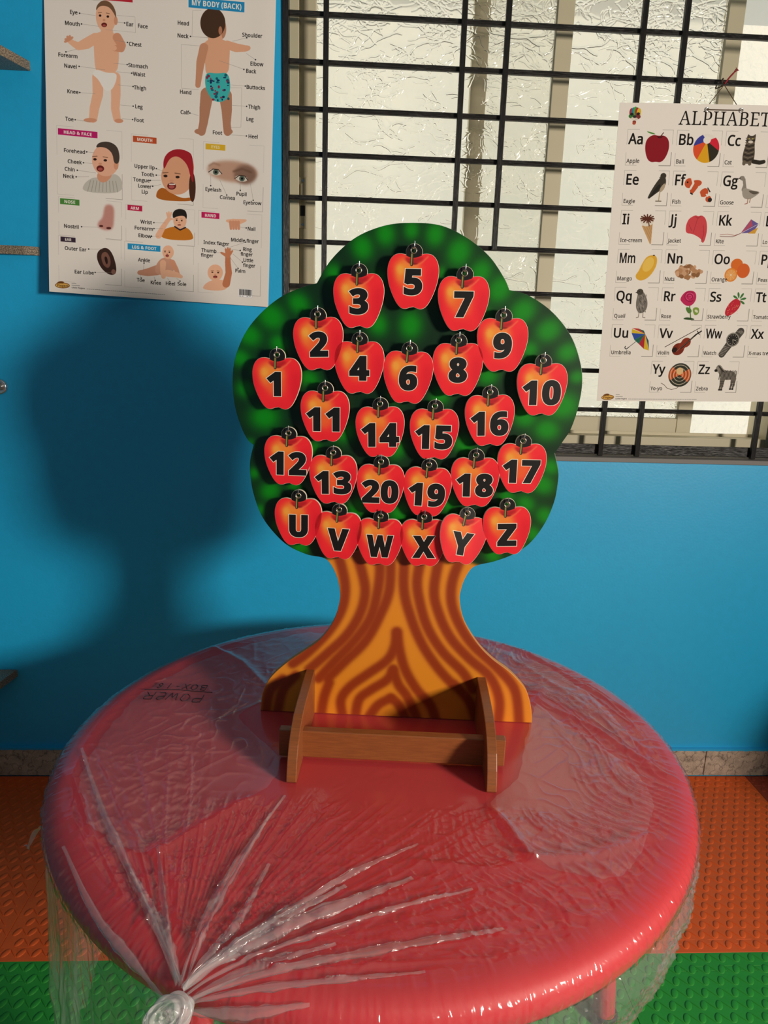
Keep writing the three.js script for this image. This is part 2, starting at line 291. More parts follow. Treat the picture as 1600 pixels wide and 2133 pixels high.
function bodyPoster() {
  const K = 2.048, W = 1024, H = 1516, c = canvas(W, H), x = c.getContext('2d');
  x.fillStyle = '#efe9e2'; x.fillRect(0, 0, W, H);
  // sketch sheets: two drawing grids in which the pictures and captions were laid out
  const U = [[0.34108, 0.00328, -21.02739], [0.02464, -0.32054, 618.04402]], L = [[0.34293, 0.00305, -14.53132], [0.02267, -0.33061, 375.12867]];
  const at = (g, a, b) => [K * (g[0][0] * a + g[0][1] * b + g[0][2]), H - K * (g[1][0] * a + g[1][1] * b + g[1][2])];
  const use = (g) => x.setTransform(K * g[0][0], -K * g[1][0], K * g[0][1], -K * g[1][1], K * g[0][2], H - K * g[1][2]);
  const words = (g, list) => { x.setTransform(1, 0, 0, 1, 0, 0); x.fillStyle = '#1c1917'; x.font = '22.5px sans-serif'; x.lineJoin = 'round'; x.strokeStyle = '#1c1917'; x.lineWidth = 1.1; for (const [t, a, b] of list) { const p = at(g, a, b); x.fillText(t, ...p); x.strokeText(t, ...p); } };
  const dots = (g, list) => { for (const [a, b, e, f] of list) { use(g); x.strokeStyle = '#9b958d'; x.lineWidth = 1.6; x.beginPath(); x.moveTo(a, b); x.lineTo(e, f); x.stroke(); ell(x, a, b, 4.5, 4.5, '#222'); } };
  const sign = (g, t, a, b, e, f, col, ink = '#f4efe8') => {
    const p = at(g, a, b), q = [p[0] + K * g[0][0] * (e - a), p[1] - K * g[1][1] * (f - b)]; x.setTransform(1, 0, 0, 1, 0, 0); x.fillStyle = col; x.fillRect(p[0], p[1], q[0] - p[0], q[1] - p[1]);
    if (!t) return; const h = q[1] - p[1]; x.fillStyle = ink; x.font = `bold ${h * 0.74}px sans-serif`; x.textAlign = 'center'; x.fillText(t, (p[0] + q[0]) / 2, p[1] + h * 0.77, (q[0] - p[0]) * 0.9); x.textAlign = 'left';
  };
  const card = (g, a, b, e, f) => { const p = at(g, a, b), q = [p[0] + K * g[0][0] * (e - a), p[1] - K * g[1][1] * (f - b)]; x.setTransform(1, 0, 0, 1, 0, 0); corners(x, p[0], p[1], q[0], q[1]); };
  // toddler seen from the front
  use(U);
  limb(x, [[385, 500, 36], [382, 610, 33], [358, 700, 30], [348, 768, 26]], SKIN); limb(x, [[495, 500, 32], [496, 610, 30], [490, 700, 27], [500, 765, 24]], SKIN);
  ell(x, 330, 778, 42, 14, SKIN2); ell(x, 512, 778, 28, 14, SKIN2);
  poly(x, [[385, 222], [362, 250], [364, 340], [366, 430], [380, 480], [440, 490], [505, 470], [520, 400], [522, 300], [510, 230], [450, 215]], SKIN);
  limb(x, [[375, 258, 32], [320, 292, 34], [268, 312, 24], [228, 290, 17], [205, 270, 16]], SKIN);
  for (const [a, b] of [[185, 285], [188, 270], [200, 254], [215, 250], [230, 258]]) limb(x, [[208, 272, 9], [a, b, 7]], SKIN2);
  limb(x, [[512, 252, 28], [540, 300, 26], [535, 322, 22], [492, 318, 18]], SKIN2); limb(x, [[492, 318, 16], [478, 308, 14]], SKIN);
  poly(x, [[345, 485], [372, 448], [440, 475], [505, 472], [502, 520], [475, 578], [445, 590], [420, 580], [385, 510]], '#f4f1ec');
  limb(x, [[450, 205, 34], [448, 225, 40]], SKIN);
  face(x, 445, 125, 64, 98, { open: 0.14 }); ell(x, 506, 150, 12, 26, SKIN2);
  poly(x, [[382, 95], [388, 55], [430, 22], [480, 40], [508, 90], [510, 140], [498, 110], [470, 68], [430, 58], [400, 66]], '#7a5a42');
  // toddler seen from behind
  limb(x, [[1085, 600, 42], [1072, 690, 36], [1062, 780, 28], [1048, 842, 26]], '#b98467'); limb(x, [[1205, 610, 42], [1214, 700, 34], [1214, 790, 26], [1220, 842, 26]], '#b98467');
  ell(x, 1035, 840, 34, 18, '#b98467'); ell(x, 1228, 840, 26, 18, '#b98467');
  poly(x, [[1110, 252], [1065, 280], [1045, 320], [1075, 400], [1075, 480], [1150, 490], [1228, 470], [1230, 380], [1235, 310], [1210, 265], [1150, 252]], '#e6ad8c');
  limb(x, [[1066, 310, 28], [1044, 400, 27], [1034, 480, 21], [1026, 545, 17]], '#cf9474'); limb(x, [[1215, 292, 26], [1275, 310, 27], [1330, 314, 20], [1352, 312, 15]], '#e6ad8c');
  poly(x, [[1078, 462], [1150, 472], [1222, 462], [1240, 540], [1230, 610], [1195, 650], [1130, 650], [1085, 590], [1070, 530]], '#3fb9ba');
  for (let i = 0; i < 38; i++) { const a = 1085 + rnd() * 140, b = 475 + rnd() * 165; ell(x, a, b, 3 + rnd() * 8, 3 + rnd() * 8, ['#14305c', '#14305c', '#0f5f74', '#8c2a4a'][rnd() * 4 | 0]); }
  ell(x, 1180, 195, 30, 62, '#c08a6c'); limb(x, [[1135, 235, 44], [1140, 262, 46]], '#e6ad8c'); ell(x, 1124, 160, 80, 92, HAIR); ell(x, 1172, 205, 12, 26, '#b87c5e');
  dots(U, [[276, 16, 420, 32], [280, 108, 378, 120], [290, 173, 400, 186], [188, 348, 255, 330], [268, 437, 430, 455], [268, 602, 365, 608], [235, 777, 330, 788], [562, 163, 512, 158], [577, 282, 500, 270], [572, 420, 485, 412], [600, 473, 505, 466], [607, 557, 510, 548], [605, 682, 522, 676], [600, 768, 530, 764], [980, 242, 1095, 250], [972, 722, 1028, 738], [1342, 248, 1250, 270], [1400, 384, 1340, 345], [1325, 444, 1165, 390], [1335, 549, 1245, 542], [1345, 678, 1240, 670], [1345, 869, 1225, 860]]);
  use(U); line(x, [[515, 118], [628, 125], [630, 220], [440, 205]], '#a8a29a', 1.4); line(x, [[1050, 85], [995, 85], [990, 240]], '#a8a29a', 1.4); line(x, [[1040, 300], [920, 292], [920, 565], [1030, 572]], '#a8a29a', 1.4); line(x, [[1240, 560], [1312, 560], [1308, 812], [1240, 815]], '#a8a29a', 1.4);
  words(U, [['Hair', 205, 16], ['Eye', 218, 112], ['Mouth', 185, 180], ['Forearm', 138, 377], ['Navel', 173, 445], ['Knee', 188, 606], ['Toe', 173, 784], ['Ear', 570, 180], ['Face', 643, 190], ['Chest', 585, 302], ['Stomach', 578, 434], ['Waist', 607, 488], ['Thigh', 612, 573], ['Leg', 616, 694], ['Foot', 608, 781], ['Head', 897, 170], ['Neck', 895, 248], ['Hand', 907, 598], ['Calf', 910, 728], ['Shoulder', 1312, 240], ['Elbow', 1365, 419], ['Back', 1337, 465], ['Buttocks', 1341, 566], ['Thigh', 1356, 692], ['Leg', 1342, 770], ['Foot', 1120, 857], ['Heel', 1357, 882]]);
  sign(U, '', 245, -60, 616, 10, '#c22a3a'); sign(U, 'MY BODY (BACK)', 970, 4, 1326, 66, '#2390c8');
  for (const a of [1382, 1462]) { use(U); ell(x, a, -18, 24, 22, '#a8323c'); }
  // lower cards
  for (const q of [[105, 55, 515, 492], [575, 95, 978, 520], [1042, 135, 1445, 562], [105, 508, 505, 758], [532, 548, 983, 790], [1008, 580, 1437, 1132], [98, 762, 498, 1066], [520, 792, 975, 1100]]) card(L, ...q);
  use(L);
  poly(x, [[258, 478], [262, 425], [330, 372], [400, 390], [462, 345], [512, 385], [514, 482]], '#c9c5bc'); for (let i = 0; i < 9; i++) line(x, [[290 + i * 24, 470], [310 + i * 20, 400]], '#aaa69c', 5);
  limb(x, [[405, 355, 40], [390, 372, 38]], SKIN2); face(x, 408, 268, 86, 102, { dx: -0.4, open: 0.2, skin: '#efb699' }); ell(x, 474, 300, 15, 26, SKIN2);
  poly(x, [[345, 190], [365, 155], [430, 145], [485, 175], [500, 240], [490, 290], [460, 285], [455, 225], [420, 190], [380, 182]], '#4b3f37');
  poly(x, [[728, 518], [732, 460], [772, 428], [830, 470], [900, 505], [972, 492], [972, 525]], '#b5651f');
  ell(x, 885, 300, 95, 90, '#e2a683'); face(x, 868, 365, 104, 114, { dx: -0.35, open: 0.2, skin: '#e2a683' }); x.fillStyle = '#e8e0d6'; x.fillRect(815, 408, 40, 8); x.fillStyle = '#3b1d14'; ell(x, 968, 430, 22, 95, '#4a2a1c');
  poly(x, [[780, 330], [778, 255], [810, 205], [870, 182], [935, 195], [975, 225], [978, 420], [955, 360], [940, 290], [900, 245], [860, 228], [815, 250]], '#a91f2b');
  x.filter = 'blur(7px)'; ell(x, 1235, 325, 168, 68, '#c59c86', 0.1); ell(x, 1320, 345, 75, 62, '#8a6a5a', 0.15); x.filter = 'blur(3px)'; line(x, [[1080, 290], [1110, 272], [1150, 285]], '#a07a64', 9); line(x, [[1240, 325], [1300, 308], [1360, 330]], '#70503f', 9); x.filter = 'none';
  for (const [a, b] of [[1120, 330], [1295, 370]]) { ell(x, a, b, 42, 20, '#ddd2c6', 0.15); ell(x, a + 4, b, 19, 18, '#56675a'); ell(x, a + 4, b, 8, 8, '#0c0c0c'); line(x, [[a - 44, b], [a - 15, b - 20], [a + 20, b - 17], [a + 44, b + 10]], '#2f1e16', 5); }
  x.filter = 'blur(4px)'; poly(x, [[395, 560], [425, 550], [458, 565], [455, 650], [448, 715], [400, 725], [350, 705], [350, 672], [385, 640]], '#c98f84'); x.filter = 'none'; ell(x, 372, 695, 13, 7, '#5a2a26'); ell(x, 420, 708, 16, 8, '#5a2a26');
  poly(x, [[752, 775], [765, 715], [835, 688], [930, 690], [968, 735], [976, 785]], '#cd7a22'); limb(x, [[742, 752, 20], [770, 700, 17], [800, 655, 14], [812, 640, 14]], SKIN); for (const [a, b] of [[798, 600], [812, 594], [828, 598], [835, 640]]) limb(x, [[812, 640, 8], [a, b, 5]], SKIN);
  face(x, 884, 650, 44, 55, { dx: -0.1, open: 0.08 }); poly(x, [[838, 640], [835, 595], [870, 570], [920, 578], [932, 610], [928, 645], [915, 615], [860, 622]], '#241d1a'); line(x, [[850, 690], [885, 712], [920, 695]], '#2a2230', 9);
  poly(x, [[345, 860], [400, 832], [440, 870], [465, 960], [462, 1015], [425, 1025], [370, 985], [338, 915]], '#3d2620'); poly(x, [[365, 880], [400, 860], [425, 900], [430, 950], [410, 980], [375, 950]], '#80584a'); poly(x, [[385, 900], [405, 895], [412, 940], [400, 955]], '#2a1713'); ell(x, 445, 1000, 14, 18, '#8a6254');
  limb(x, [[730, 985, 34], [670, 1000, 26], [615, 1003, 15]], '#cf957a'); poly(x, [[752, 905], [800, 895], [838, 915], [850, 985], [800, 1020], [720, 1015], [715, 965]], '#d7a086'); limb(x, [[770, 935, 20], [768, 985, 17], [772, 1028, 15]], SKIN); limb(x, [[832, 930, 18], [858, 980, 15], [872, 1018, 11]], SKIN2); limb(x, [[800, 1005, 24], [860, 1015, 18], [890, 1028, 11]], SKIN); face(x, 804, 862, 38, 46, { open: 0.2, dx: -0.15 });
  limb(x, [[1200, 648, 8], [1240, 650, 16], [1290, 652, 16], [1325, 645, 7]], SKIN); for (const a of [1222, 1240, 1258, 1276]) limb(x, [[a, 655, 10], [a + 4, 700, 8]], a % 36 ? SKIN2 : SKIN);
  poly(x, [[1030, 1118], [1045, 1080], [1090, 1050], [1160, 1045], [1205, 1060], [1202, 1125]], SKIN); limb(x, [[1195, 1075, 26], [1212, 1000, 22], [1206, 930, 19], [1206, 895, 18]], '#c87d58'); for (const [a, b] of [[1160, 862], [1190, 838], [1205, 830], [1220, 836], [1236, 850]]) limb(x, [[1206, 885, 14], [a, b, 6]], '#cf8560');
  face(x, 1120, 998, 52, 56, { open: 0.16, dx: 0 });
  dots(L, [[290, 217, 340, 222], [268, 287, 325, 290], [228, 336, 345, 350], [220, 378, 300, 375], [733, 313, 780, 330], [732, 355, 762, 355], [693, 390, 760, 388], [708, 427, 762, 415], [1090, 418, 1090, 350], [1197, 478, 1150, 380], [1288, 447, 1288, 385], [1376, 512, 1355, 400], [247, 702, 365, 703], [713, 666, 790, 666], [713, 705, 770, 705], [697, 757, 745, 755], [1330, 695, 1290, 690], [1152, 806, 1188, 828], [1327, 790, 1215, 826], [1117, 862, 1160, 862], [1290, 846, 1230, 840], [1306, 926, 1240, 870], [1276, 968, 1222, 895], [289, 849, 380, 848], [327, 1005, 440, 1003], [645, 938, 640, 990], [625, 1040, 620, 1015], [717, 1055, 710, 1030], [814, 1063, 800, 1040], [882, 1058, 860, 1040]]);
  words(L, [['Forehead', 145, 221], ['Cheek', 168, 291], ['Chin', 148, 339], ['Neck', 136, 385], ['Upper lip', 590, 310], ['Tooth', 636, 360], ['Tongue', 582, 396], ['Lower', 612, 437], ['Lip', 634, 475], ['Eyelash', 1053, 451], ['Cornea', 1150, 503], ['Pupil', 1260, 479], ['Eyebrow', 1308, 536], ['Nostril', 134, 710], ['Wrist', 625, 672], ['Forearm', 585, 713], ['Elbow', 609, 763], ['Nail', 1338, 711], ['Index finger', 1040, 802], ['Middle finger', 1225, 785], ['Thumb', 1027, 856], ['finger', 1023, 889], ['Ring', 1307, 847], ['finger', 1292, 881], ['Little', 1310, 922], ['finger', 1310, 957], ['Palm', 1255, 994], ['Outer Ear', 136, 856], ['Ear Lobe', 194, 1012], ['Ankle', 606, 926], ['Toe', 596, 1063], ['Knee', 685, 1079], ['Heel', 785, 1085], ['Sole', 864, 1088]]);
  sign(L, 'HEAD & FACE', 113, 72, 360, 112, '#c2186c'); sign(L, 'MOUTH', 585, 106, 737, 145, '#c4532e'); sign(L, 'EYES', 1057, 147, 1187, 184, '#e0b52c', '#efe3b0'); sign(L, 'NOSE', 115, 518, 237, 556, '#4f8c3f'); sign(L, 'ARM', 543, 551, 638, 587, '#c11a4a'); sign(L, 'HAND', 1028, 590, 1148, 628, '#c8175c'); sign(L, 'EAR', 112, 769, 207, 801, '#3c2b3c'); sign(L, 'LEG & FOOT', 540, 806, 754, 846, '#2494ca');
  x.setTransform(1, 0, 0, 1, 0, 0);
  wordmark(x, 2.05, 28, H - 20); barcode(x, 880, H - 76, 60, 28);
  return c;
}
function alphabetPoster() {
  const W = 1020, H = 1397, K = 2.048, c = canvas(W, H), x = c.getContext('2d');
  x.fillStyle = '#efeae2'; x.fillRect(0, 0, W, H); x.scale(K, K);   // millimetres, y down
  x.fillStyle = '#15110f'; x.font = '41px serif'; x.textAlign = 'center'; x.fillText('ALPHABET', 250, 44.5, 236); x.textAlign = 'left';
  // balloon badge
  const bal = ['#a33', '#37a', '#4a4', '#a33', '#db3', '#63a']; for (let i = 0; i < 5; i++) ell(x, 29 + i * 4.3, 17 + Math.abs(i - 2) * 1.6, 5, 9, bal[i]); ell(x, 30, 28, 7, 5, '#3d7a35'); ell(x, 44, 29, 7, 5, '#7a3530'); for (const [a, b, q] of [[33, 33, '#e6d9c6'], [41, 34, '#d8cfc0'], [37, 29, '#2b2b2b'], [30, 24, '#222'], [45, 23, '#222']]) ell(x, a, b, 4, 3, q);
  poly(x, [[32, 37], [42, 37], [41, 45], [35, 46]], '#8c3a2a'); ell(x, 37, 43, 4, 3, '#b5523c');
  const cell = (i, j, big, word, draw) => {
    const a = 24 + i * 116.6 + (j === 6 ? -9 : 0), b = 56 + j * 87.8; corners(x, a, b, a + 107, b + 76.5);
    x.save(); x.translate(a, b); x.fillStyle = '#15110f'; x.strokeStyle = '#15110f'; x.lineJoin = 'round';
    if (draw) draw();
    x.fillStyle = '#15110f'; x.strokeStyle = '#15110f'; x.font = '31px sans-serif'; x.lineWidth = 1.3; x.fillText(big, 3.5, 30.5, 41); x.strokeText(big, 3.5, 30.5, 41); x.font = '12px sans-serif'; x.lineWidth = 0.35; x.fillText(word, 2.5, 71.5); x.strokeText(word, 2.5, 71.5); x.restore();
  };
  const bird = (body, wing, chest) => { poly(x, [[95, 8], [86, 14], [72, 34], [58, 62], [66, 60], [84, 46], [98, 38], [102, 22]], body); poly(x, [[100, 24], [99, 40], [86, 50], [88, 36]], chest); poly(x, [[86, 26], [72, 44], [60, 66], [78, 48], [90, 36]], wing); ell(x, 93, 11, 7, 6.5, body); poly(x, [[88, 12], [83, 14.5], [87, 15.5]], '#4a4438', false); line(x, [[88, 46], [87, 66]], '#b9a98c', 2.4); line(x, [[80, 66.5], [93, 66.5]], '#6b5f4c', 2); };
  const D = {
    A() { poly(x, [[73, 13], [60, 10], [45, 20], [43, 40], [50, 62], [60, 70], [72, 68], [84, 70], [94, 60], [101, 40], [98, 20], [86, 11]], '#8e1524'); poly(x, [[66, 12], [76, 20], [88, 11], [76, 16]], '#4b0a12'); line(x, [[76, 16], [84, 6]], '#4a2416', 1.8); poly(x, [[68, 10], [56, 5], [42, 3], [54, 9]], '#4f8a3a'); },
    B() { const s = ['#d5243a', '#2f2a1e', '#e0a51e', '#e0532a', '#3c3f9a', '#e9e4da']; for (let i = 0; i < 6; i++) { x.fillStyle = s[i]; x.beginPath(); x.moveTo(72, 22); x.arc(72, 38, 31, -0.9 + i * 1.05, -0.9 + (i + 1) * 1.05 + 0.02); x.fill(); } ell(x, 72, 20, 9, 8, '#eee8de'); },
    C() { poly(x, [[52, 4], [56, 9], [66, 9], [71, 3], [71, 18], [70, 26], [74, 48], [72, 68], [46, 70], [44, 48], [50, 26], [49, 18]], '#4c4338'); for (let i = 0; i < 11; i++) line(x, [[48, 14 + i * 5], [58, 17 + i * 5], [70, 13 + i * 5]], i % 2 ? '#25201a' : '#7c7061', 1.8); limb(x, [[72, 64, 4.5], [88, 66, 4.5], [98, 64, 4]], '#2e2922'); ell(x, 60, 22, 6, 3, '#d8d0c2'); ell(x, 56, 15, 2, 1.6, '#a9a25a'); ell(x, 64, 15, 2, 1.6, '#a9a25a'); limb(x, [[50, 66, 4], [50, 69, 4]], '#6a5f50'); limb(x, [[64, 67, 4], [64, 69, 4]], '#6a5f50'); },
    E() { bird('#3c372f', '#24211d', '#b3a288'); },
    F() { const s = '#c9552f'; ell(x, 40, 26, 11, 11, s); poly(x, [[44, 20], [66, 18], [72, 26], [62, 34], [50, 52], [42, 46]], s); poly(x, [[66, 44], [80, 34], [90, 42], [84, 56], [70, 56]], s); ell(x, 90, 60, 7, 7, s); ell(x, 94, 62, 5, 5, '#2b2320'); line(x, [[46, 16], [50, 26], [44, 38]], '#efe9df', 5); line(x, [[64, 34], [66, 46], [70, 56]], '#efe9df', 4); line(x, [[50, 50], [46, 48]], '#2b2320', 3); line(x, [[86, 36], [92, 44]], '#2b2320', 2.5); line(x, [[84, 50], [88, 54]], '#efe9df', 3); ell(x, 36, 24, 2, 2, '#111'); },
    G() { limb(x, [[48, 14, 3], [55, 16, 3.4], [58, 28, 3.4], [58, 38, 6]], '#8d867c'); poly(x, [[54, 36], [62, 34], [80, 40], [100, 42], [88, 52], [74, 60], [60, 58], [54, 48]], '#a29b90'); poly(x, [[66, 40], [80, 40], [98, 43], [84, 50]], '#5f574c'); ell(x, 50, 12, 6, 4, '#8d867c'); poly(x, [[46, 11], [40, 14], [46, 15]], '#4a4238', false); line(x, [[70, 58], [70, 68], [64, 70]], '#a67c68', 2); line(x, [[76, 57], [75, 66]], '#a67c68', 2); },
    I() { poly(x, [[52, 34], [78, 28], [78, 74], [76, 76]], '#caa06e', false); for (let i = 0; i < 4; i++) line(x, [[56 + i * 6, 33], [77, 66 - i * 8]], '#a67c4e', 0.8); poly(x, [[46, 24], [50, 14], [64, 10], [78, 14], [82, 26], [72, 34], [56, 36]], '#e6ddcf'); for (let i = 0; i < 12; i++) { const a = i * 0.52; line(x, [[64, 18], [64 + Math.cos(a) * 16, 18 + Math.sin(a) * 9]], '#5a2a1a', 3); } line(x, [[66, 20], [70, 34]], '#5a2a1a', 2.4); },
    J() { poly(x, [[52, 14], [64, 8], [70, 12], [78, 8], [90, 16], [96, 40], [92, 68], [86, 72], [84, 62], [60, 50], [44, 50], [42, 34], [46, 20]], '#d2474e'); line(x, [[70, 12], [66, 30], [62, 48]], '#a8313a', 1.2); line(x, [[84, 30], [88, 50], [84, 68]], '#a8313a', 1.4); line(x, [[50, 30], [58, 44]], '#a8313a', 1.2); line(x, [[64, 12], [70, 16], [76, 11]], '#b63a42', 2.5); },
    K() { poly(x, [[84, 16], [104, 26], [92, 46], [62, 48]], '#6a5a9c', false); poly(x, [[84, 16], [76, 30], [62, 48], [90, 30]], '#b8506a', false); poly(x, [[92, 40], [104, 34], [98, 48], [80, 48]], '#d9a13a', false); line(x, [[62, 48], [104, 26]], '#e5dfd6', 1); line(x, [[62, 48], [48, 53], [30, 50], [12, 52]], '#b07a70', 1.2); line(x, [[62, 48], [44, 56], [12, 56]], '#7a4a48', 1.2); },
    M() { poly(x, [[84, 12], [70, 16], [60, 34], [54, 50], [46, 60], [52, 70], [66, 72], [82, 62], [94, 44], [98, 26], [94, 14]], '#e2ae3a'); ell(x, 76, 34, 12, 18, '#ecc55c', 0.5); ell(x, 88, 13, 2.4, 1.4, '#3a2a18'); },
    N() { const s = ['#b98a63', '#8f6440', '#d2a681', '#a67850', '#caa07c']; for (let i = 0; i < 42; i++) { const a = rnd() * 6.3, r = Math.sqrt(rnd()); ell(x, 60 + Math.cos(a) * r * 30, 50 + Math.sin(a) * r * 14, 6.5, 4.6, s[i % 5], rnd() * 3); } },
    O() { ell(x, 62, 32, 15, 14, '#dd6f2c'); ell(x, 80, 46, 16, 17, '#d9652a'); ell(x, 50, 56, 16, 16, '#e58a34'); ell(x, 50, 56, 13, 13, '#e9a45c'); for (let i = 0; i < 8; i++) line(x, [[50, 56], [50 + 12 * Math.cos(i * 0.785), 56 + 12 * Math.sin(i * 0.785)]], '#efc48c', 0.8); ell(x, 50, 56, 2, 2, '#f2dcc0'); },
    P() { poly(x, [[46, 30], [70, 40], [100, 60], [96, 68], [70, 56], [48, 40]], '#3f8a34'); for (let i = 0; i < 6; i++) ell(x, 54 + i * 8, 40 + i * 4.6, 4, 4, '#7fbf4e'); },
    Q() { poly(x, [[58, 6], [70, 8], [80, 24], [84, 40], [80, 56], [66, 62], [56, 52], [54, 34], [56, 22]], '#77716a'); for (let i = 0; i < 46; i++) { const a = 58 + rnd() * 22, b = 16 + rnd() * 40; line(x, [[a, b], [a + 1.5, b + 4]], rnd() < 0.5 ? '#4a453f' : '#a29b91', 1.1); } ell(x, 62, 10, 8, 7, '#4c463e'); poly(x, [[56, 9], [50, 12], [56, 13]], '#2e2924', false); line(x, [[64, 60], [63, 70], [58, 71]], '#77685a', 1.5); line(x, [[74, 59], [74, 70], [80, 71]], '#77685a', 1.5); ell(x, 60, 9, 1.2, 1.2, '#111'); },
    R() { poly(x, [[52, 14], [62, 6], [78, 6], [86, 14], [86, 30], [76, 42], [62, 42], [50, 32], [46, 26]], '#c2275c'); for (let i = 0; i < 4; i++) { x.strokeStyle = i % 2 ? '#e0568a' : '#8f1440'; x.lineWidth = 1.4; x.beginPath(); x.ellipse(70, 20, 13 - i * 3, 11 - i * 2.6, 0.4, 0.4 + i, 5 + i); x.stroke(); } line(x, [[72, 42], [78, 74]], '#4c7a32', 2.5); poly(x, [[60, 44], [74, 46], [80, 56], [70, 62]], '#55803a'); poly(x, [[78, 46], [96, 44], [98, 60], [86, 66]], '#7fa043'); poly(x, [[56, 74], [66, 68], [88, 72], [86, 76]], '#34502a'); ell(x, 90, 54, 5, 3, '#dfe3c6', 0.6); },
    S() { poly(x, [[70, 22], [56, 32], [46, 50], [46, 62], [54, 66], [70, 58], [82, 44], [84, 30]], '#c5283a'); for (let i = 0; i < 30; i++) ell(x, 52 + rnd() * 26, 32 + rnd() * 28, 0.7, 0.9, '#e4a070'); for (const a of [-2.6, -1.8, -1, -0.2, 0.6]) poly(x, [[78, 26], [78 + Math.cos(a - 0.25) * 14, 26 + Math.sin(a - 0.25) * 14], [78 + Math.cos(a) * 20, 26 + Math.sin(a) * 20], [78 + Math.cos(a + 0.25) * 14, 26 + Math.sin(a + 0.25) * 14]], '#3f7a3f'); },
    T() { ell(x, 74, 48, 24, 20, '#c4321f'); for (let i = 0; i < 5; i++) poly(x, [[74, 32], [70 + Math.cos(i * 1.26) * 14, 32 + Math.sin(i * 1.26) * 7], [76 + Math.cos(i * 1.26) * 10, 33]], '#3d6f2e'); },
    U() { const s = ['#d9b72e', '#2f4fa5', '#1e6f57', '#b02c34', '#d9b72e']; const rim = [[50, 10], [50, 20], [58, 36], [70, 46], [84, 58], [97, 62]], top = [[50, 8], [66, 8], [82, 18], [94, 36], [98, 60]]; for (let i = 0; i < 5; i++) poly(x, [[84, 22], rim[i], rim[i + 1]], s[i], false); poly(x, [[50, 8], [66, 9], [84, 22]], '#c2362e', false); poly(x, [[84, 22], [94, 38], [97, 60]], '#23506b', false); poly(x, [[66, 9], [80, 14], [84, 22]], '#1f5f4c', false); line(x, [[80, 26], [46, 54]], '#444', 1.2); line(x, [[46, 54], [40, 59], [36, 56], [37, 52]], '#222', 1.8); },
    V() { line(x, [[20, 53], [104, 6]], '#3a2a22', 1.4); ell(x, 54, 58, 16, 14, '#7a2a1a', -0.7); ell(x, 72, 42, 13, 11, '#8c3520', -0.7); ell(x, 63, 50, 10, 9, '#8a3420', -0.7); line(x, [[60, 56], [96, 22]], '#1d1412', 3.4); line(x, [[96, 22], [108, 14]], '#1d1412', 3); line(x, [[98, 14], [104, 22]], '#1d1412', 2); ell(x, 45, 60, 7, 6, '#2a1612', -0.7); line(x, [[50, 64], [90, 28]], '#cbb9a0', 0.5); },
    W() { limb(x, [[92, 14, 9], [82, 28, 9]], '#4c4842'); limb(x, [[66, 46, 9], [54, 64, 8], [50, 70, 8]], '#4c4842'); for (let i = 0; i < 7; i++) line(x, [[60 - i * 2.4 - 6, 50 + i * 3.2], [60 - i * 2.4 + 7, 54 + i * 3.2]], '#a09a90', 1.2); for (let i = 0; i < 3; i++) line(x, [[84 + i * 4, 14 - i], [95 + i * 2, 20 - i * 2]], '#a09a90', 1.2); ell(x, 74, 34, 17, 17, '#8f8a82'); ell(x, 74, 34, 14, 14, '#2b2926'); for (let i = 0; i < 12; i++) ell(x, 74 + 11 * Math.cos(i * 0.524), 34 + 11 * Math.sin(i * 0.524), 0.9, 0.9, '#ddd6c8'); line(x, [[74, 34], [82, 36]], '#ddd6c8', 1.2); line(x, [[74, 34], [76, 42]], '#ddd6c8', 1); },
    X() { for (let i = 0; i < 4; i++) poly(x, [[76, 10 + i * 12], [58 - i * 3, 30 + i * 12], [94 + i * 3, 30 + i * 12]], '#2f6a34', false); },
    Y() { ell(x, 74, 34, 29, 29, '#3c3b30'); for (let i = 0; i < 6; i++) { const r = 28 - i * 4; x.fillStyle = '#d9622f'; for (const s of [-0.55, 2.6]) { x.beginPath(); x.moveTo(74, 30 + (5 - i) * 0.6); x.arc(74, 32, r, s, s + 1.3); x.fill(); } x.strokeStyle = i % 2 ? '#e3d7bf' : '#1f2d24'; x.lineWidth = 1.1; x.beginPath(); x.arc(74, 33, r, 0, 7); x.stroke(); } ell(x, 73, 24, 9, 9, '#e2bd86'); line(x, [[28, 54], [36, 58], [44, 66], [56, 70], [70, 66], [76, 60]], '#5c4d40', 1.2); },
    Z() { poly(x, [[52, 8], [60, 8], [70, 22], [92, 22], [104, 32], [102, 46], [94, 44], [78, 46], [64, 42], [56, 26], [48, 24], [47, 18]], '#8f887d'); for (let i = 0; i < 14; i++) line(x, [[60 + i * 3.3, 22 + (i % 2)], [59 + i * 3.3, 44]], '#1e1a17', 1.5); for (let i = 0; i < 5; i++) line(x, [[53 + i * 2.4, 10 + i * 3], [60 + i * 3, 14 + i * 3]], '#1e1a17', 1.3); for (const [a, b] of [[66, 44], [71, 44], [94, 42], [100, 42]]) { limb(x, [[a, b, 4], [a - 1, b + 14, 2.4], [a - 3, b + 25, 2]], '#6b645b'); for (let k = 0; k < 4; k++) line(x, [[a - 3, b + 6 + k * 4], [a + 2, b + 6 + k * 4]], '#1e1a17', 1.1); ell(x, a - 3, b + 26, 3, 2, '#1e1a17'); } ell(x, 49, 22, 4, 3.5, '#1e1a17'); },
  };
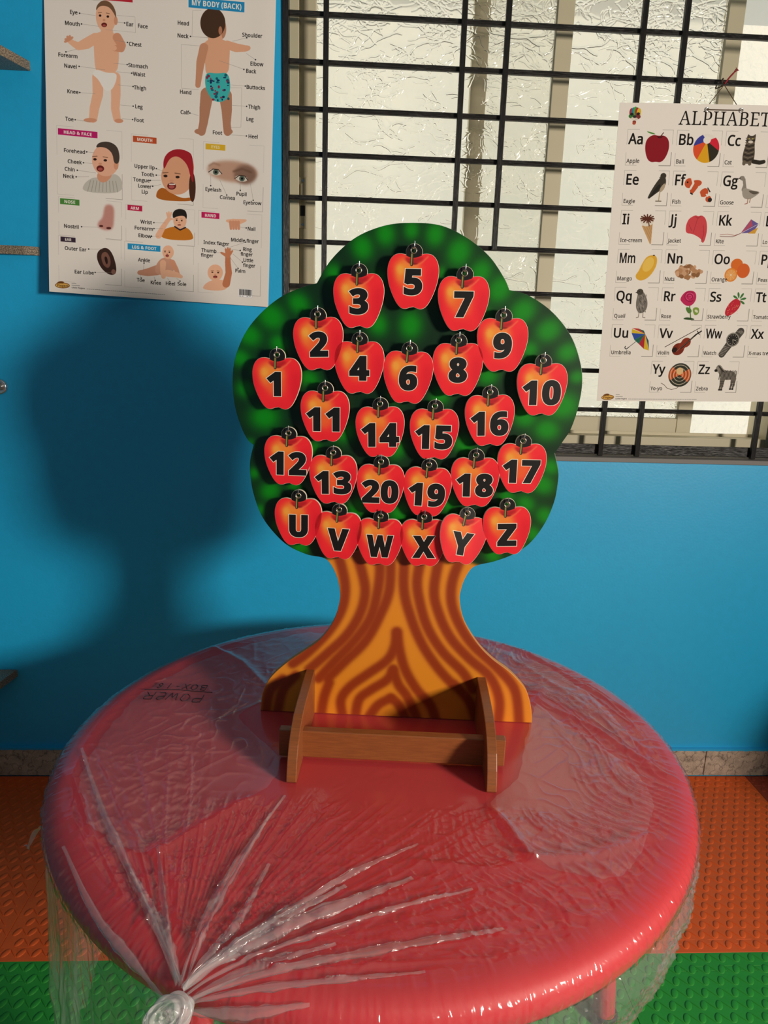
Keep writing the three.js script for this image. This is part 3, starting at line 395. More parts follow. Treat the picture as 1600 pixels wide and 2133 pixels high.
  const rows = [['Aa', 'Apple', 'A', 'Bb', 'Ball', 'B', 'Cc', 'Cat', 'C', 'Dd', '', 0], ['Ee', 'Eagle', 'E', 'Ff', 'Fish', 'F', 'Gg', 'Goose', 'G', 'Hh', '', 0], ['Ii', 'Ice-cream', 'I', 'Jj', 'Jacket', 'J', 'Kk', 'Kite', 'K', 'Ll', 'Lo', 0], ['Mm', 'Mango', 'M', 'Nn', 'Nuts', 'N', 'Oo', 'Orange', 'O', 'Pp', 'Peas', 'P'], ['Qq', 'Quail', 'Q', 'Rr', 'Rose', 'R', 'Ss', 'Strawberry', 'S', 'Tt', 'Tomatoe', 'T'], ['Uu', 'Umbrella', 'U', 'Vv', 'Violin', 'V', 'Ww', 'Watch', 'W', 'Xx', 'X-mas tree', 'X']];
  rows.forEach((r, j) => { for (let i = 0; i < 4; i++) cell(i, j, r[3 * i], r[3 * i + 1], D[r[3 * i + 2]]); });
  cell(1, 6, 'Yy', 'Yo-yo', D.Y); cell(2, 6, 'Zz', 'Zebra', D.Z);
  wordmark(x, 1, 12, 679); barcode(x, 452, 656, 30, 14);
  return c;
}
function sheet(w, h, nu, nv, surf, t = 0.0005) { // closed thin sheet: front with print, back and edges
  const front = new THREE.PlaneGeometry(w, h, nu, nv); front.translate(w / 2, h / 2, 0);
  const p = front.attributes.position; for (let i = 0; i < p.count; i++) p.setXYZ(i, ...surf(p.getX(i), p.getY(i)));
  front.computeVertexNormals();
  const back = front.clone(), bp = back.attributes.position, bn = back.attributes.normal;
  for (let i = 0; i < bp.count; i++) { bp.setXYZ(i, bp.getX(i) - bn.getX(i) * t, bp.getY(i) - bn.getY(i) * t, bp.getZ(i) - bn.getZ(i) * t); bn.setXYZ(i, -bn.getX(i), -bn.getY(i), -bn.getZ(i)); }
  const ix = back.index.array; for (let i = 0; i < ix.length; i += 3) { const k = ix[i]; ix[i] = ix[i + 2]; ix[i + 2] = k; }
  return [front, back];
}
M.paper = std({ color: new THREE.Color().setRGB(0.72, 0.70, 0.66), roughness: 0.55 });
{
  const o = thing('poster', 'body-parts wall poster with two toddlers and small picture cards', 'poster', [-0.702, 1.297, 0.001], 0); o.rotation.z = -2 * RAD;
  const w = 0.5, h = 0.74;
  const surf = (x, y) => { const u = x / w, v = y / h; const lift = 0.0035 + 0.042 * Math.pow(1 - u, 1.7) * Math.pow(Math.max(0, 1 - y / 0.66), 1.25) + 0.004 * Math.exp(-Math.pow((1 - u) / 0.1, 2)) + 0.0015 * Math.sin(u * 6 + v * 4); return [x, y, lift]; };
  const [f, b] = sheet(w, h, 40, 50, surf);
  mesh('printed_sheet', f, phys({ map: tex(bodyPoster()), roughness: 0.7, specularIntensity: 0.4 }), o); mesh('sheet_back', b, M.paper, o);
}
{
  const o = thing('poster', 'alphabet picture poster hanging by a cord from the window bars', 'poster', [0.622, 1.0771, 0.004], 0); o.rotation.z = 1.26 * RAD;
  const w = 0.498, h = 0.6816;
  const [f, b] = sheet(w, h, 24, 30, (x, y) => [x, y, 0.006 + 0.004 * Math.sin(x / w * 3.1) + 0.003 * Math.pow(1 - y / h, 2)]);
  mesh('printed_sheet', f, phys({ map: tex(alphabetPoster()), roughness: 0.75, specularIntensity: 0.35 }), o); mesh('sheet_back', b, M.paper, o);
  for (const x of [0.204, 0.285]) { const t = new THREE.TorusGeometry(0.0042, 0.0011, 10, 24); t.translate(x, 0.6695, 0.0115); mesh('eyelet', t, M.steel, o); }
  const cord = std({ color: new THREE.Color().setRGB(0.10, 0.06, 0.035), roughness: 0.9 }), red = std({ color: new THREE.Color().setRGB(0.35, 0.02, 0.03), roughness: 0.9 });
  const k = mesh('hanging_cord', merge([tube([[0.204, 0.6695, 0.0125], [0.245, 0.669, 0.0135], [0.285, 0.6695, 0.0125]], 0.0011), tube([[0.204, 0.6695, 0.011], [0.207, 0.676, 0.004], [0.212, 0.683, 0.001], [0.246, 0.727, -0.005]], 0.0009), tube([[0.285, 0.6695, 0.011], [0.283, 0.676, 0.004], [0.279, 0.683, 0.001], [0.246, 0.727, -0.005]], 0.0009),
    tube([[0.246, 0.727, -0.006], [0.244, 0.734, -0.012], [0.246, 0.742, -0.012], [0.25, 0.744, -0.028], [0.247, 0.735, -0.05], [0.244, 0.728, -0.03], [0.247, 0.727, -0.006]], 0.0013)]), cord, o);
  k.userData.label = 'dark twisted hanging cord';
  const t = [tube([[0.247, 0.729, -0.005], [0.256, 0.742, -0.003], [0.264, 0.751, -0.002]], 0.0019)]; for (let i = 0; i < 7; i++) t.push(tube([[0.262, 0.749, -0.002], [0.267 + rnd() * 0.004, 0.756 + rnd() * 0.003, -0.003 + rnd() * 0.004], [0.268 + i * 0.0012, 0.762 - i * 0.0012, -0.004 + rnd() * 0.005]], 0.0006, 8, 5));
  mesh('cord_tassel', merge(t), red, o).userData.label = 'frayed red end of the cord';
}

// ---------- red table ----------
const TC = [0.050, 0.727], TR = 0.507, TOP = 0.5645;
M.red = phys({ color: new THREE.Color().setRGB(0.63, 0.012, 0.022), roughness: 0.55 });
const rimProfile = [[0, 0], [0.2, 0], [0.4, 0], [0.467, -0.0006], [0.483, -0.0022], [0.495, -0.0065], [0.503, -0.014], [0.5065, -0.024], [0.506, -0.034], [0.503, -0.046], [0.5005, -0.052]];
{
  const o = thing('table', 'round red plastic child table wrapped in clear polythene', 'table', [TC[0], 0, TC[1]]);
  const g = new THREE.LatheGeometry([...rimProfile, [0.496, -0.0525], [0.494, -0.046], [0.489, -0.020], [0.472, -0.014], [0, -0.014]].map(([r, y]) => V2(r, TOP + y)).reverse(), 160);
  mesh('tabletop', g, M.red, o);
  for (let i = 0; i < 3; i++) {
    const a = (5 + i * 120) * RAD, leg = new THREE.LatheGeometry([[0, 0.012], [0.0185, 0.012], [0.019, 0.02], [0.0225, 0.3], [0.026, 0.5], [0.03, 0.548], [0, 0.549]].map(([r, y]) => V2(r, y)), 28);
    const p = leg.attributes.position; for (let k = 0; k < p.count; k++) { const t = 1 - p.getY(k) / 0.549; p.setX(k, p.getX(k) + t * 0.05); }
    leg.computeVertexNormals(); leg.rotateY(-a); leg.translate(Math.cos(a) * 0.392, 0, Math.sin(a) * 0.392);
    const lm = mesh('leg', leg, M.red, o);
    const foot = new THREE.LatheGeometry([[0, 0.0005], [0.02, 0.0005], [0.0235, 0.003], [0.0235, 0.02], [0.021, 0.0225], [0.0195, 0.0225], [0, 0.012]].map(([r, y]) => V2(r, y)), 28); foot.translate(Math.cos(a) * 0.441, 0, Math.sin(a) * 0.441);
    mesh('foot_cap', foot, M.rubber, lm).userData.label = 'black rubber foot cap';
  }
}

// ---------- polythene wrap over the table ----------
const film = (through, rough = 0.2, col = [0.985, 0.98, 0.975]) => phys({ color: new THREE.Color().setRGB(...col), transmission: through, thickness: 0, roughness: rough, ior: 1.5, side: THREE.DoubleSide });
M.film = film(0.965, 0.14); M.filmOver = film(0.96, 0.15); M.filmFold = film(0.92, 0.16); M.filmThick = film(0.86, 0.16); M.filmSkirt = film(0.92, 0.2); M.filmKnot = film(0.75, 0.25);
const KNOT = [-0.170, 1.203];
const treeO = [0.0905, 0.6685], treeA = -4.6535 * RAD;          // foot of the tree board and its turn
const treeLocal = (x, z) => { const dx = x - treeO[0], dz = z - treeO[1]; return [dx * Math.cos(treeA) - dz * Math.sin(treeA), dx * Math.sin(treeA) + dz * Math.cos(treeA)]; };
const pleats = [ // polylines on the table top, from the knot outward: half width, height
  [[[-0.163, 1.194], [-0.05, 1.125], [0.088, 1.055]], 0.0075, 0.006], [[[-0.163, 1.194], [-0.08, 1.128], [0.005, 1.067]], 0.0055, 0.005], [[[-0.169, 1.188], [-0.25, 1.06], [-0.333, 0.925], [-0.418, 0.771]], 0.0042, 0.005], [[[-0.166, 1.188], [-0.22, 1.10], [-0.269, 1.028]], 0.0035, 0.004],
  [[[-0.166, 1.191], [-0.15, 1.09], [-0.13, 1.02], [-0.085, 0.89]], 0.0035, 0.005], [[[-0.155, 1.205], [-0.02, 1.176], [0.102, 1.15], [0.185, 1.137]], 0.0045, 0.005], [[[-0.155, 1.205], [-0.08, 1.178], [-0.005, 1.154]], 0.004, 0.004], [[[-0.166, 1.191], [-0.19, 1.14], [-0.21, 1.105]], 0.003, 0.004],
  [[[-0.181, 1.199], [-0.24, 1.145], [-0.281, 1.104], [-0.362, 0.992]], 0.0035, 0.004], [[[-0.163, 1.194], [-0.12, 1.13], [-0.092, 1.029]], 0.0042, 0.005], [[[-0.153, 1.212], [-0.09, 1.222], [-0.03, 1.22]], 0.004, 0.003], [[[-0.16, 1.195], [-0.145, 1.10], [-0.12, 1.0], [-0.10, 0.93]], 0.003, 0.004],
  [[[-0.163, 1.194], [-0.06, 1.105], [0.03, 1.035], [0.10, 0.995]], 0.0032, 0.004], [[[-0.158, 1.20], [-0.04, 1.145], [0.06, 1.105], [0.16, 1.075]], 0.003, 0.004], [[[-0.17, 1.19], [-0.205, 1.10], [-0.235, 1.01]], 0.003, 0.004], [[[-0.156, 1.207], [-0.03, 1.20], [0.09, 1.19]], 0.003, 0.003],
];
const ridges = [[[0.36, 0.36], [0.44, 0.50], [0.52, 0.66], 0.003], [[0.36, 0.61], [0.44, 0.72], [0.50, 0.85], 0.004], [[0.34, 0.42], [0.42, 0.58], [0.50, 0.78], 0.0025], [[0.38, 0.57], [0.29, 0.73], [0.20, 0.885], 0.004], [[0.20, 0.885], [0.225, 0.96], [0.245, 1.03], 0.0045], [[0.245, 1.03], [0.33, 1.025], [0.42, 0.985], 0.004], [[0.10, 1.03], [0.19, 1.045], [0.26, 1.03], 0.003], [[-0.087, 0.81], [-0.11, 0.871], [-0.235, 1.011], 0.004], [[-0.41, 0.83], [-0.37, 0.90], [-0.33, 0.98], 0.003], [[-0.06, 0.87], [0.0, 0.80], [0.06, 0.70], 0.0016], [[-0.235, 1.011], [-0.2, 1.06], [-0.17, 1.15], 0.003], [[0.22, 1.08], [0.27, 1.12], [0.31, 1.13], 0.003], [[-0.31, 0.36], [-0.21, 0.46], [-0.14, 0.58], 0.003]];
const creases = []; for (let i = 0; i < 150; i++) { const a = rnd() * 6.283, q = Math.sqrt(rnd()) * 0.45, x = 0.045 + q * Math.cos(a), z = 0.735 + q * Math.sin(a), w = x > 0.15 ? 1.0 + (rnd() - 0.5) * 0.7 : x < -0.15 ? rnd() * 3.14 : -0.6 + (rnd() - 0.5) * 1.2, l = 0.008 + rnd() * rnd() * 0.05; creases.push([[x - Math.cos(w) * l, z - Math.sin(w) * l], [x + Math.cos(w) * l, z + Math.sin(w) * l], 0.0006 + rnd() * 0.0014, 0.0012 + rnd() * 0.0016]); }
const segD = (px, pz, a, b) => { const dx = b[0] - a[0], dz = b[1] - a[1], t = Math.max(0, Math.min(1, ((px - a[0]) * dx + (pz - a[1]) * dz) / (dx * dx + dz * dz))); return Math.hypot(px - a[0] - t * dx, pz - a[1] - t * dz); };
const smooth = THREE.MathUtils.smoothstep;
function filmLift(x, z) { // height of the polythene above the table
  let h = 0.0006;
  const kd = Math.hypot(x - KNOT[0], z - KNOT[1]), ka = Math.atan2(z - KNOT[1], x - KNOT[0]);
  // gathers running out of the knot
  const g = Math.pow(Math.max(0, 1 - Math.abs(noise(ka * 9, kd * 1.5 + 4))), 4) * 0.006 * Math.exp(-kd / 0.26) + Math.pow(Math.max(0, 1 - Math.abs(noiseB(ka * 20, kd * 1.2))), 4) * 0.003 * Math.exp(-kd / 0.14);
  // long diagonal streaks on the right, short crinkles all over
  const s = x * 0.86 - z * 0.5, q = x * 0.5 + z * 0.86, right = smooth(x, 0.05, 0.35), left = smooth(-x, 0.1, 0.3);
  const str = Math.pow(Math.max(0, 1 - Math.abs(noise(s * 34 + 3 * noiseB(q * 3, 1), q * 3.2))), 5) * 0.0030 * right;
  const cr = Math.pow(Math.max(0, 1 - Math.abs(fbm(x * 13, z * 13, 3, noiseB))), 6) * 0.0022 * (0.35 + 0.65 * Math.max(right, smooth(z, 0.85, 1.1)));
  const cr2 = Math.pow(Math.max(0, 1 - Math.abs(noise(x * 46 + 7, z * 30))), 6) * 0.0010 * (0.3 + 0.7 * smooth(z, 0.7, 1.0)) * (noiseB(x * 6, z * 6) > -0.1 ? 1 : 0.3);
  const soft = 0.0014 * (0.5 + 0.5 * noise(x * 7, z * 7)) * (0.4 + 0.6 * Math.max(left, right));
  h += g + str + cr + cr2 + soft;
  for (const [a, b, c, k] of ridges) { const d = Math.min(segD(x, z, a, b), segD(x, z, b, c)); if (d < 0.03) h += k * Math.exp(-Math.pow(d / 0.006, 2)) + 0.4 * k * Math.exp(-Math.pow(d / 0.014, 2)); }
  for (const [a, b, k, w] of creases) { if (Math.abs(x - (a[0] + b[0]) / 2) > 0.07 || Math.abs(z - (a[1] + b[1]) / 2) > 0.07) continue; const d = segD(x, z, a, b); if (d < 4 * w) h += k * Math.exp(-Math.pow(d / w, 2)); }
  const [lx, lz] = treeLocal(x, z), e = Math.max(Math.abs(lx) - 0.26, Math.max(-0.03 - lz, lz - 0.225), 0);
  const f = smooth(e, 0.0, 0.05);
  return Math.min(h, 0.0011) * (1 - f) + h * f;
}
const profile = (() => { const c = new THREE.CatmullRomCurve3(rimProfile.map(([r, y]) => V3(r, y, 0)), false, 'catmullrom', 0.2); return c; })();
{
  const o = thing('polythene_wrap', 'crumpled clear polythene sheet tied over the red table top', 'plastic sheet', [TC[0], TOP, TC[1]]);
  const NA = 1300, NR = 300, NRIM = 26, NS = 46, P = [];
  const rows = [];
  for (let i = 0; i <= NR; i++) rows.push(['top', (i / NR) * 0.469]);
  for (let i = 1; i <= NRIM; i++) rows.push(['rim', i / NRIM]);
  for (let i = 1; i <= NS; i++) rows.push(['skirt', i / NS]);
  const rim = [[0.469, -0.0007], [0.483, -0.0022], [0.495, -0.0065], [0.503, -0.014], [0.5065, -0.024], [0.506, -0.034], [0.5035, -0.046]], rc = new THREE.CatmullRomCurve3(rim.map(([r, y]) => V3(r, y, 0)));
  for (const [kind, t] of rows) for (let j = 0; j < NA; j++) {
    const a = (j / NA) * Math.PI * 2, ca = Math.cos(a), sa = Math.sin(a), deg = j / NA * 360;
    if (kind === 'top') { const x = ca * t, z = sa * t; P.push(x, filmLift(x + TC[0], z + TC[1]), z); continue; }
    const wr = 0.0022 * Math.pow(1 - Math.abs(noise(a * 26, 5)), 3) + 0.0015 * Math.pow(1 - Math.abs(noiseB(a * 60, t * 2)), 4);
    const edge = filmLift(ca * 0.469 + TC[0], sa * 0.469 + TC[1]);
    if (kind === 'rim') { const q = rc.getPoint(t), n = 0.0016 + wr * smooth(t, 0, 0.4), f = 1 - smooth(t, 0, 0.3); P.push(ca * (q.x + n * smooth(t, 0, 0.4)), q.y + edge * f + n * 0.4 * (1 - f), sa * (q.x + n * smooth(t, 0, 0.4))); continue; }
    const L = smooth(deg, 118, 135) * (1 - smooth(deg, 222, 245));                      // the loose hanging side
    const len = 0.12 - 0.045 * (1 - smooth(Math.min(deg, 360 - deg), 15, 50)) + 0.02 * noise(a * 4, 1) + L * (0.36 + 0.02 * noise(a * 5, 9));
    const out = (1 - L) * (0.012 * Math.sin(Math.min(1, t * 2.2) * Math.PI / 2) - 0.03 * Math.pow(t, 1.6)) + L * (0.004 * Math.sin(t * 2) + 0.010 * noise(a * 7, t * 0.8) * t);
    const fold = 0.006 * Math.sin(a * 31 + 2 * noise(a * 3, t)) * smooth(t, 0, 0.5) * (0.4 + L) + 0.003 * fbm(a * 20, t * 6, 3);
    const r = 0.5035 + 0.0016 + wr + out + fold * (t > 0.02 ? 1 : 0.2);
    P.push(ca * r, -0.046 + 0.0006 - len * t, sa * r);
  }
  const nrow = rows.length;
  const build = (from, to) => {
    const I = [], Q = P.slice(from * NA * 3, (to + 1) * NA * 3);
    for (let i = 0; i < to - from; i++) for (let j = 0; j < NA; j++) { const a = i * NA + j, b = i * NA + (j + 1) % NA, c = a + NA, d = b + NA; if (i + from) I.push(a, b, c); I.push(b, d, c); }
    const g = new THREE.BufferGeometry(); g.setAttribute('position', new THREE.BufferAttribute(new Float32Array(Q), 3)); g.setIndex(I); g.computeVertexNormals(); return g;
  };
  mesh('sheet', build(0, NR + NRIM), M.film, o); mesh('skirt', build(NR + NRIM, nrow - 1), M.filmSkirt, o).userData.label = 'loose polythene hanging below the rim';
  // second layers, where the bag is folded back on itself
  const layer = (pts, label, mid) => {
    const cv = new THREE.CatmullRomCurve3(pts.map(([x, z]) => V3(x, 0, z)), true, 'catmullrom', 0.25), N = 640, R = 150, p = [], ix = [], cx = mid ? mid[0] : pts.reduce((s, q) => s + q[0], 0) / pts.length, cz = mid ? mid[1] : pts.reduce((s, q) => s + q[1], 0) / pts.length;
    const edge = cv.getSpacedPoints(N - 1);
    for (let r = 0; r <= R; r++) for (let j = 0; j < N; j++) {
      const t = r / R, q = edge[j], k = 1 + 0.03 * fbm(q.x * 22, q.z * 22, 3); let x = cx + (q.x - cx) * t * k, z = cz + (q.z - cz) * t * k;
      const lift = filmLift(x, z) + 0.0022 + 0.0016 * Math.pow(1 - Math.abs(noiseB(x * 18 + 4, z * 18)), 4) * (1 - t * t);
      p.push(x - TC[0], lift, z - TC[1]);
    }
    for (let r = 0; r < R; r++) for (let j = 0; j < N; j++) { const a = r * N + j, b = r * N + (j + 1) % N; ix.push(a, b, a + N, b, b + N, a + N); }
    const g = new THREE.BufferGeometry(); g.setAttribute('position', new THREE.BufferAttribute(new Float32Array(p), 3)); g.setIndex(ix); g.computeVertexNormals();
    mesh('overlap', g, M.filmOver, o).userData.label = label;
  };
  layer([[0.352, 0.628], [0.30, 0.755], [0.268, 0.85], [0.212, 0.91], [0.228, 0.96], [0.245, 1.03], [0.30, 1.055], [0.345, 1.06], [0.40, 1.005], [0.455, 0.905], [0.452, 0.83], [0.42, 0.755], [0.38, 0.685]], 'second layer of polythene on the right half');
  layer([[0.362, 0.578], [0.41, 0.635], [0.452, 0.70], [0.478, 0.775], [0.487, 0.72], [0.468, 0.60], [0.42, 0.485], [0.35, 0.40], [0.30, 0.37], [0.325, 0.47]], 'second layer of polythene along the right rim');
  layer([[-0.235, 1.008], [-0.17, 0.93], [-0.11, 0.871], [-0.10, 0.80], [-0.185, 0.67], [-0.10, 0.56], [0.02, 0.47], [0.09, 0.38], [0.03, 0.305], [-0.09, 0.312], [-0.20, 0.37], [-0.31, 0.475], [-0.375, 0.60], [-0.395, 0.72], [-0.39, 0.85], [-0.345, 0.95], [-0.29, 1.0]], 'second layer of polythene on the left half', [-0.24, 0.70]);
  // pleats gathered into the knot
  const plist = [];
  for (const [pts, w, hh] of pleats) {
    const cv = new THREE.CatmullRomCurve3(pts.map(([x, z]) => V3(x, 0, z))), N = 70, sec = [[-1, 0], [-0.5, 0.55], [0.1, 1], [0.55, 0.6], [1, 0.05], [0.3, 0.2], [-0.4, 0.12]], p = [], ix = [];
    for (let i = 0; i <= N; i++) {
      const t = i / N, q = cv.getPoint(t), d = cv.getTangent(t), nx = -d.z, nz = d.x, ww = w * (0.5 + 0.9 * smooth(t, 0, 0.35) + 0.25 * noise(t * 5, w * 4000)) * (1 - smooth(t, 0.55, 1) * 0.6), hv = hh * (1 - 0.5 * t) * (1 - smooth(t, 0.6, 1));
      for (const [a, b] of sec) { const wob = 0.0008 * noise(t * 7 + a, w * 900), x = q.x + nx * (ww * a + wob), z = q.z + nz * (ww * a + wob), dist = Math.hypot(x - TC[0], z - TC[1]); p.push(x - TC[0], (dist < 0.472 ? filmLift(x, z) : 0.001 - Math.pow(Math.max(0, dist - 0.472) / 0.04, 2) * 0.012) + 0.0006 + hv * b * 0.75 * (1 + 0.25 * noise(t * 9, w * 500)), z - TC[1]); }
    }
    const S = sec.length; for (let i = 0; i < N; i++) for (let k = 0; k < S; k++) { const a = i * S + k, b = i * S + (k + 1) % S; ix.push(a, a + S, b, b, a + S, b + S); }
    const g = new THREE.BufferGeometry(); g.setAttribute('position', new THREE.BufferAttribute(new Float32Array(p), 3)); g.setIndex(ix); g.computeVertexNormals();
    mesh('pleat', g, w > 0.005 ? M.filmThick : M.filmFold, o);
  }
  // the knot and its loose end
  const kg = new THREE.TorusGeometry(0.0115, 0.0085, 40, 90), kp = kg.attributes.position, kn = kg.attributes.normal, ku = kg.attributes.uv;
  for (let i = 0; i < kp.count; i++) { const u = ku.getX(i) * 6.2832, v = ku.getY(i) * 6.2832, k = 0.0016 * Math.sin(9 * v + 2 * u) + 0.0022 * Math.sin(2 * u + 1) + 0.001 * Math.sin(5 * v - 4 * u); kp.setXYZ(i, (kp.getX(i) + kn.getX(i) * k) * 1.15, (kp.getY(i) + kn.getY(i) * k) * 0.95, (kp.getZ(i) + kn.getZ(i) * k) * 1.1); }
  kg.computeVertexNormals(); kg.rotateX(-0.9); kg.rotateZ(0.4); kg.translate(KNOT[0] - TC[0], -0.012, KNOT[1] + 0.02 - TC[1]);
  mesh('knot', kg, M.filmKnot, o).userData.label = 'milky bunched knot of polythene';
  const tg = new THREE.CylinderGeometry(0.012, 0.035, 0.17, 60, 24, true), tp = tg.attributes.position;
  for (let i = 0; i < tp.count; i++) { const y = tp.getY(i), a = Math.atan2(tp.getZ(i), tp.getX(i)), r = Math.hypot(tp.getX(i), tp.getZ(i)) * (1 + 0.35 * Math.sin(a * 7 + y * 8) + 0.2 * noise(a * 3, y * 20)); tp.setXYZ(i, Math.cos(a) * r, y, Math.sin(a) * r * 0.6); }
  tg.computeVertexNormals(); tg.rotateZ(0.35); tg.rotateX(-0.25); tg.translate(KNOT[0] + 0.035 - TC[0], -0.105, KNOT[1] + 0.045 - TC[1]);
  mesh('loose_end', tg, M.film, o);
  { // torn wisp standing off the left rim
    const q = [], ix = [], N = 24; for (let i = 0; i <= N; i++) { const t = i / N, x = -0.452 - 0.034 * t + 0.003 * Math.sin(t * 9), y = 0.478 - 0.022 * t + 0.008 * Math.sin(t * 7) - 0.014 * t * t, w = 0.008 * (1 - 0.6 * t) + 0.002 * Math.sin(t * 17); q.push(x - TC[0], y + w - TOP, 0.853 + 0.004 * Math.sin(t * 11) - TC[1], x - TC[0], y - w - TOP, 0.847 - 0.006 * Math.sin(t * 8) - TC[1]); if (i < N) ix.push(2 * i, 2 * i + 1, 2 * i + 2, 2 * i + 1, 2 * i + 3, 2 * i + 2); }
    const g = new THREE.BufferGeometry(); g.setAttribute('position', new THREE.BufferAttribute(new Float32Array(q), 3)); g.setIndex(ix); g.computeVertexNormals(); mesh('torn_wisp', g, M.filmKnot, o);
  }
  // felt-pen note, upside down: drawn as ink strokes lying on the sheet
  const G = { P: [[0, 0, 0, 1], [0, 1, 0.6, 1.02, 0.7, 0.75, 0.55, 0.52, 0, 0.5]], O: [[0.35, 0, 0.05, 0.3, 0.1, 0.8, 0.4, 1, 0.7, 0.75, 0.65, 0.2, 0.35, 0]], W: [[0, 0.9, 0.2, 0, 0.42, 0.6, 0.62, 0, 0.85, 0.95]], E: [[0.6, 0.05, 0.2, 0, 0.05, 0.3, 0.1, 0.8, 0.4, 1, 0.65, 0.8, 0.5, 0.55, 0.1, 0.5]], R: [[0, 0, 0, 1], [0, 1, 0.6, 1, 0.65, 0.7, 0.4, 0.5, 0, 0.5], [0.3, 0.5, 0.7, 0]], B: [[0, 0, 0.05, 1, 0.55, 0.95, 0.5, 0.6, 0.1, 0.5, 0.6, 0.42, 0.6, 0.05, 0, 0]], X: [[0, 0, 0.65, 1], [0.05, 1, 0.6, 0]], '-': [[0.1, 0.5, 0.45, 0.5]], 1: [[0.25, 0, 0.3, 1]], 8: [[0.55, 0.85, 0.3, 1, 0.1, 0.78, 0.5, 0.35, 0.35, 0.02, 0.1, 0.2, 0.2, 0.5, 0.55, 0.85]] };
  const strokes = [], write = (s, ox, oy, size, adv) => [...s].forEach((ch, i) => { for (const k of G[ch]) { const q = []; for (let m = 0; m < k.length; m += 2) q.push([ox + i * adv + k[m] * size * 0.85, oy + k[m + 1] * size]); strokes.push(q); } });
  write('POWER', 0, 0.006, 0.026, 0.0225); write('BOX-18', 0.004, -0.030, 0.019, 0.0165); strokes.push([[-0.012, -0.004], [0.05, -0.007], [0.115, -0.002]]);
  const ink = std({ color: new THREE.Color().setRGB(0.015, 0.012, 0.018), roughness: 0.6 }), ig = [];
  for (const q of strokes) {
    const pts = q.map(([u, v]) => { const a = 186 * RAD, x = -0.258 + u * Math.cos(a) + v * Math.sin(a), z = 0.594 + u * Math.sin(a) - v * Math.cos(a) ; return [x, z]; });
    const cv = new THREE.CatmullRomCurve3(pts.map(([x, z]) => V3(x, 0, z)), false, 'catmullrom', 0.3), n = 8 * pts.length;
    const three = cv.getSpacedPoints(n).map((p) => V3(p.x - TC[0], filmLift(p.x, p.z) + 0.0031, p.z - TC[1]));
    const tb = new THREE.TubeGeometry(new THREE.CatmullRomCurve3(three), n * 2, 0.00075, 6); ig.push(tb);
  }
  mesh('pen_note', merge(ig), ink, o).userData.label = 'handwritten felt-pen note POWER BOX-18, upside down';
}

// ---------- apple tree board ----------
const TREE = [[-146, 728], [-124, 763], [-88, 795], [-45, 813], [-3, 818], [41, 815], [81, 798], [115, 773], [139, 743], [148, 726], 0, [177, 719], [215, 696], [247, 661], [265, 622], [271, 589], [268, 552], [260, 519], [249, 498], [238, 479], 0, [246, 451], [247, 432], [244, 400], [232, 363], [211, 329], [185, 308], [154, 294], [129, 287], [116, 279], [106, 260], [101, 240], [100, 224], [107, 193], [119, 169], [140, 140], [164, 117], [191, 98], [211, 79], [225, 61], [234, 36], [238, 15], [239, 0], 0, [-241, 0], 0, [-240, 14], [-237, 34], [-228, 56], [-214, 75], [-191, 97], [-165, 117], [-139, 138], [-120, 163], [-109, 187], [-103, 215], [-103, 231], [-108, 254], [-118, 276], [-131, 288], [-159, 293], [-191, 307], [-215, 329], [-235, 357], [-248, 393], [-253, 425], [-253, 449], [-247, 475], 0, [-257, 484], [-268, 507], [-277, 541], [-279, 579], [-274, 613], [-258, 650], [-235, 679], [-205, 704], [-175, 719], [-146, 728]];
function treeOutline() { // 0 marks a sharp corner after the point before it
  const out = []; let run = [];
  const flush = () => { if (run.length > 1) out.push(...(run.length > 2 ? new THREE.SplineCurve(run.map(([x, y]) => V2(x / 1000, y / 1000))).getPoints(run.length * 7) : run.map(([x, y]) => V2(x / 1000, y / 1000)))); };
  for (const p of TREE) { if (p === 0) { flush(); run = [run[run.length - 1]]; } else run.push(p); }
  flush();
  return out.filter((p, i) => !i || p.distanceTo(out[i - 1]) > 1e-4);
}
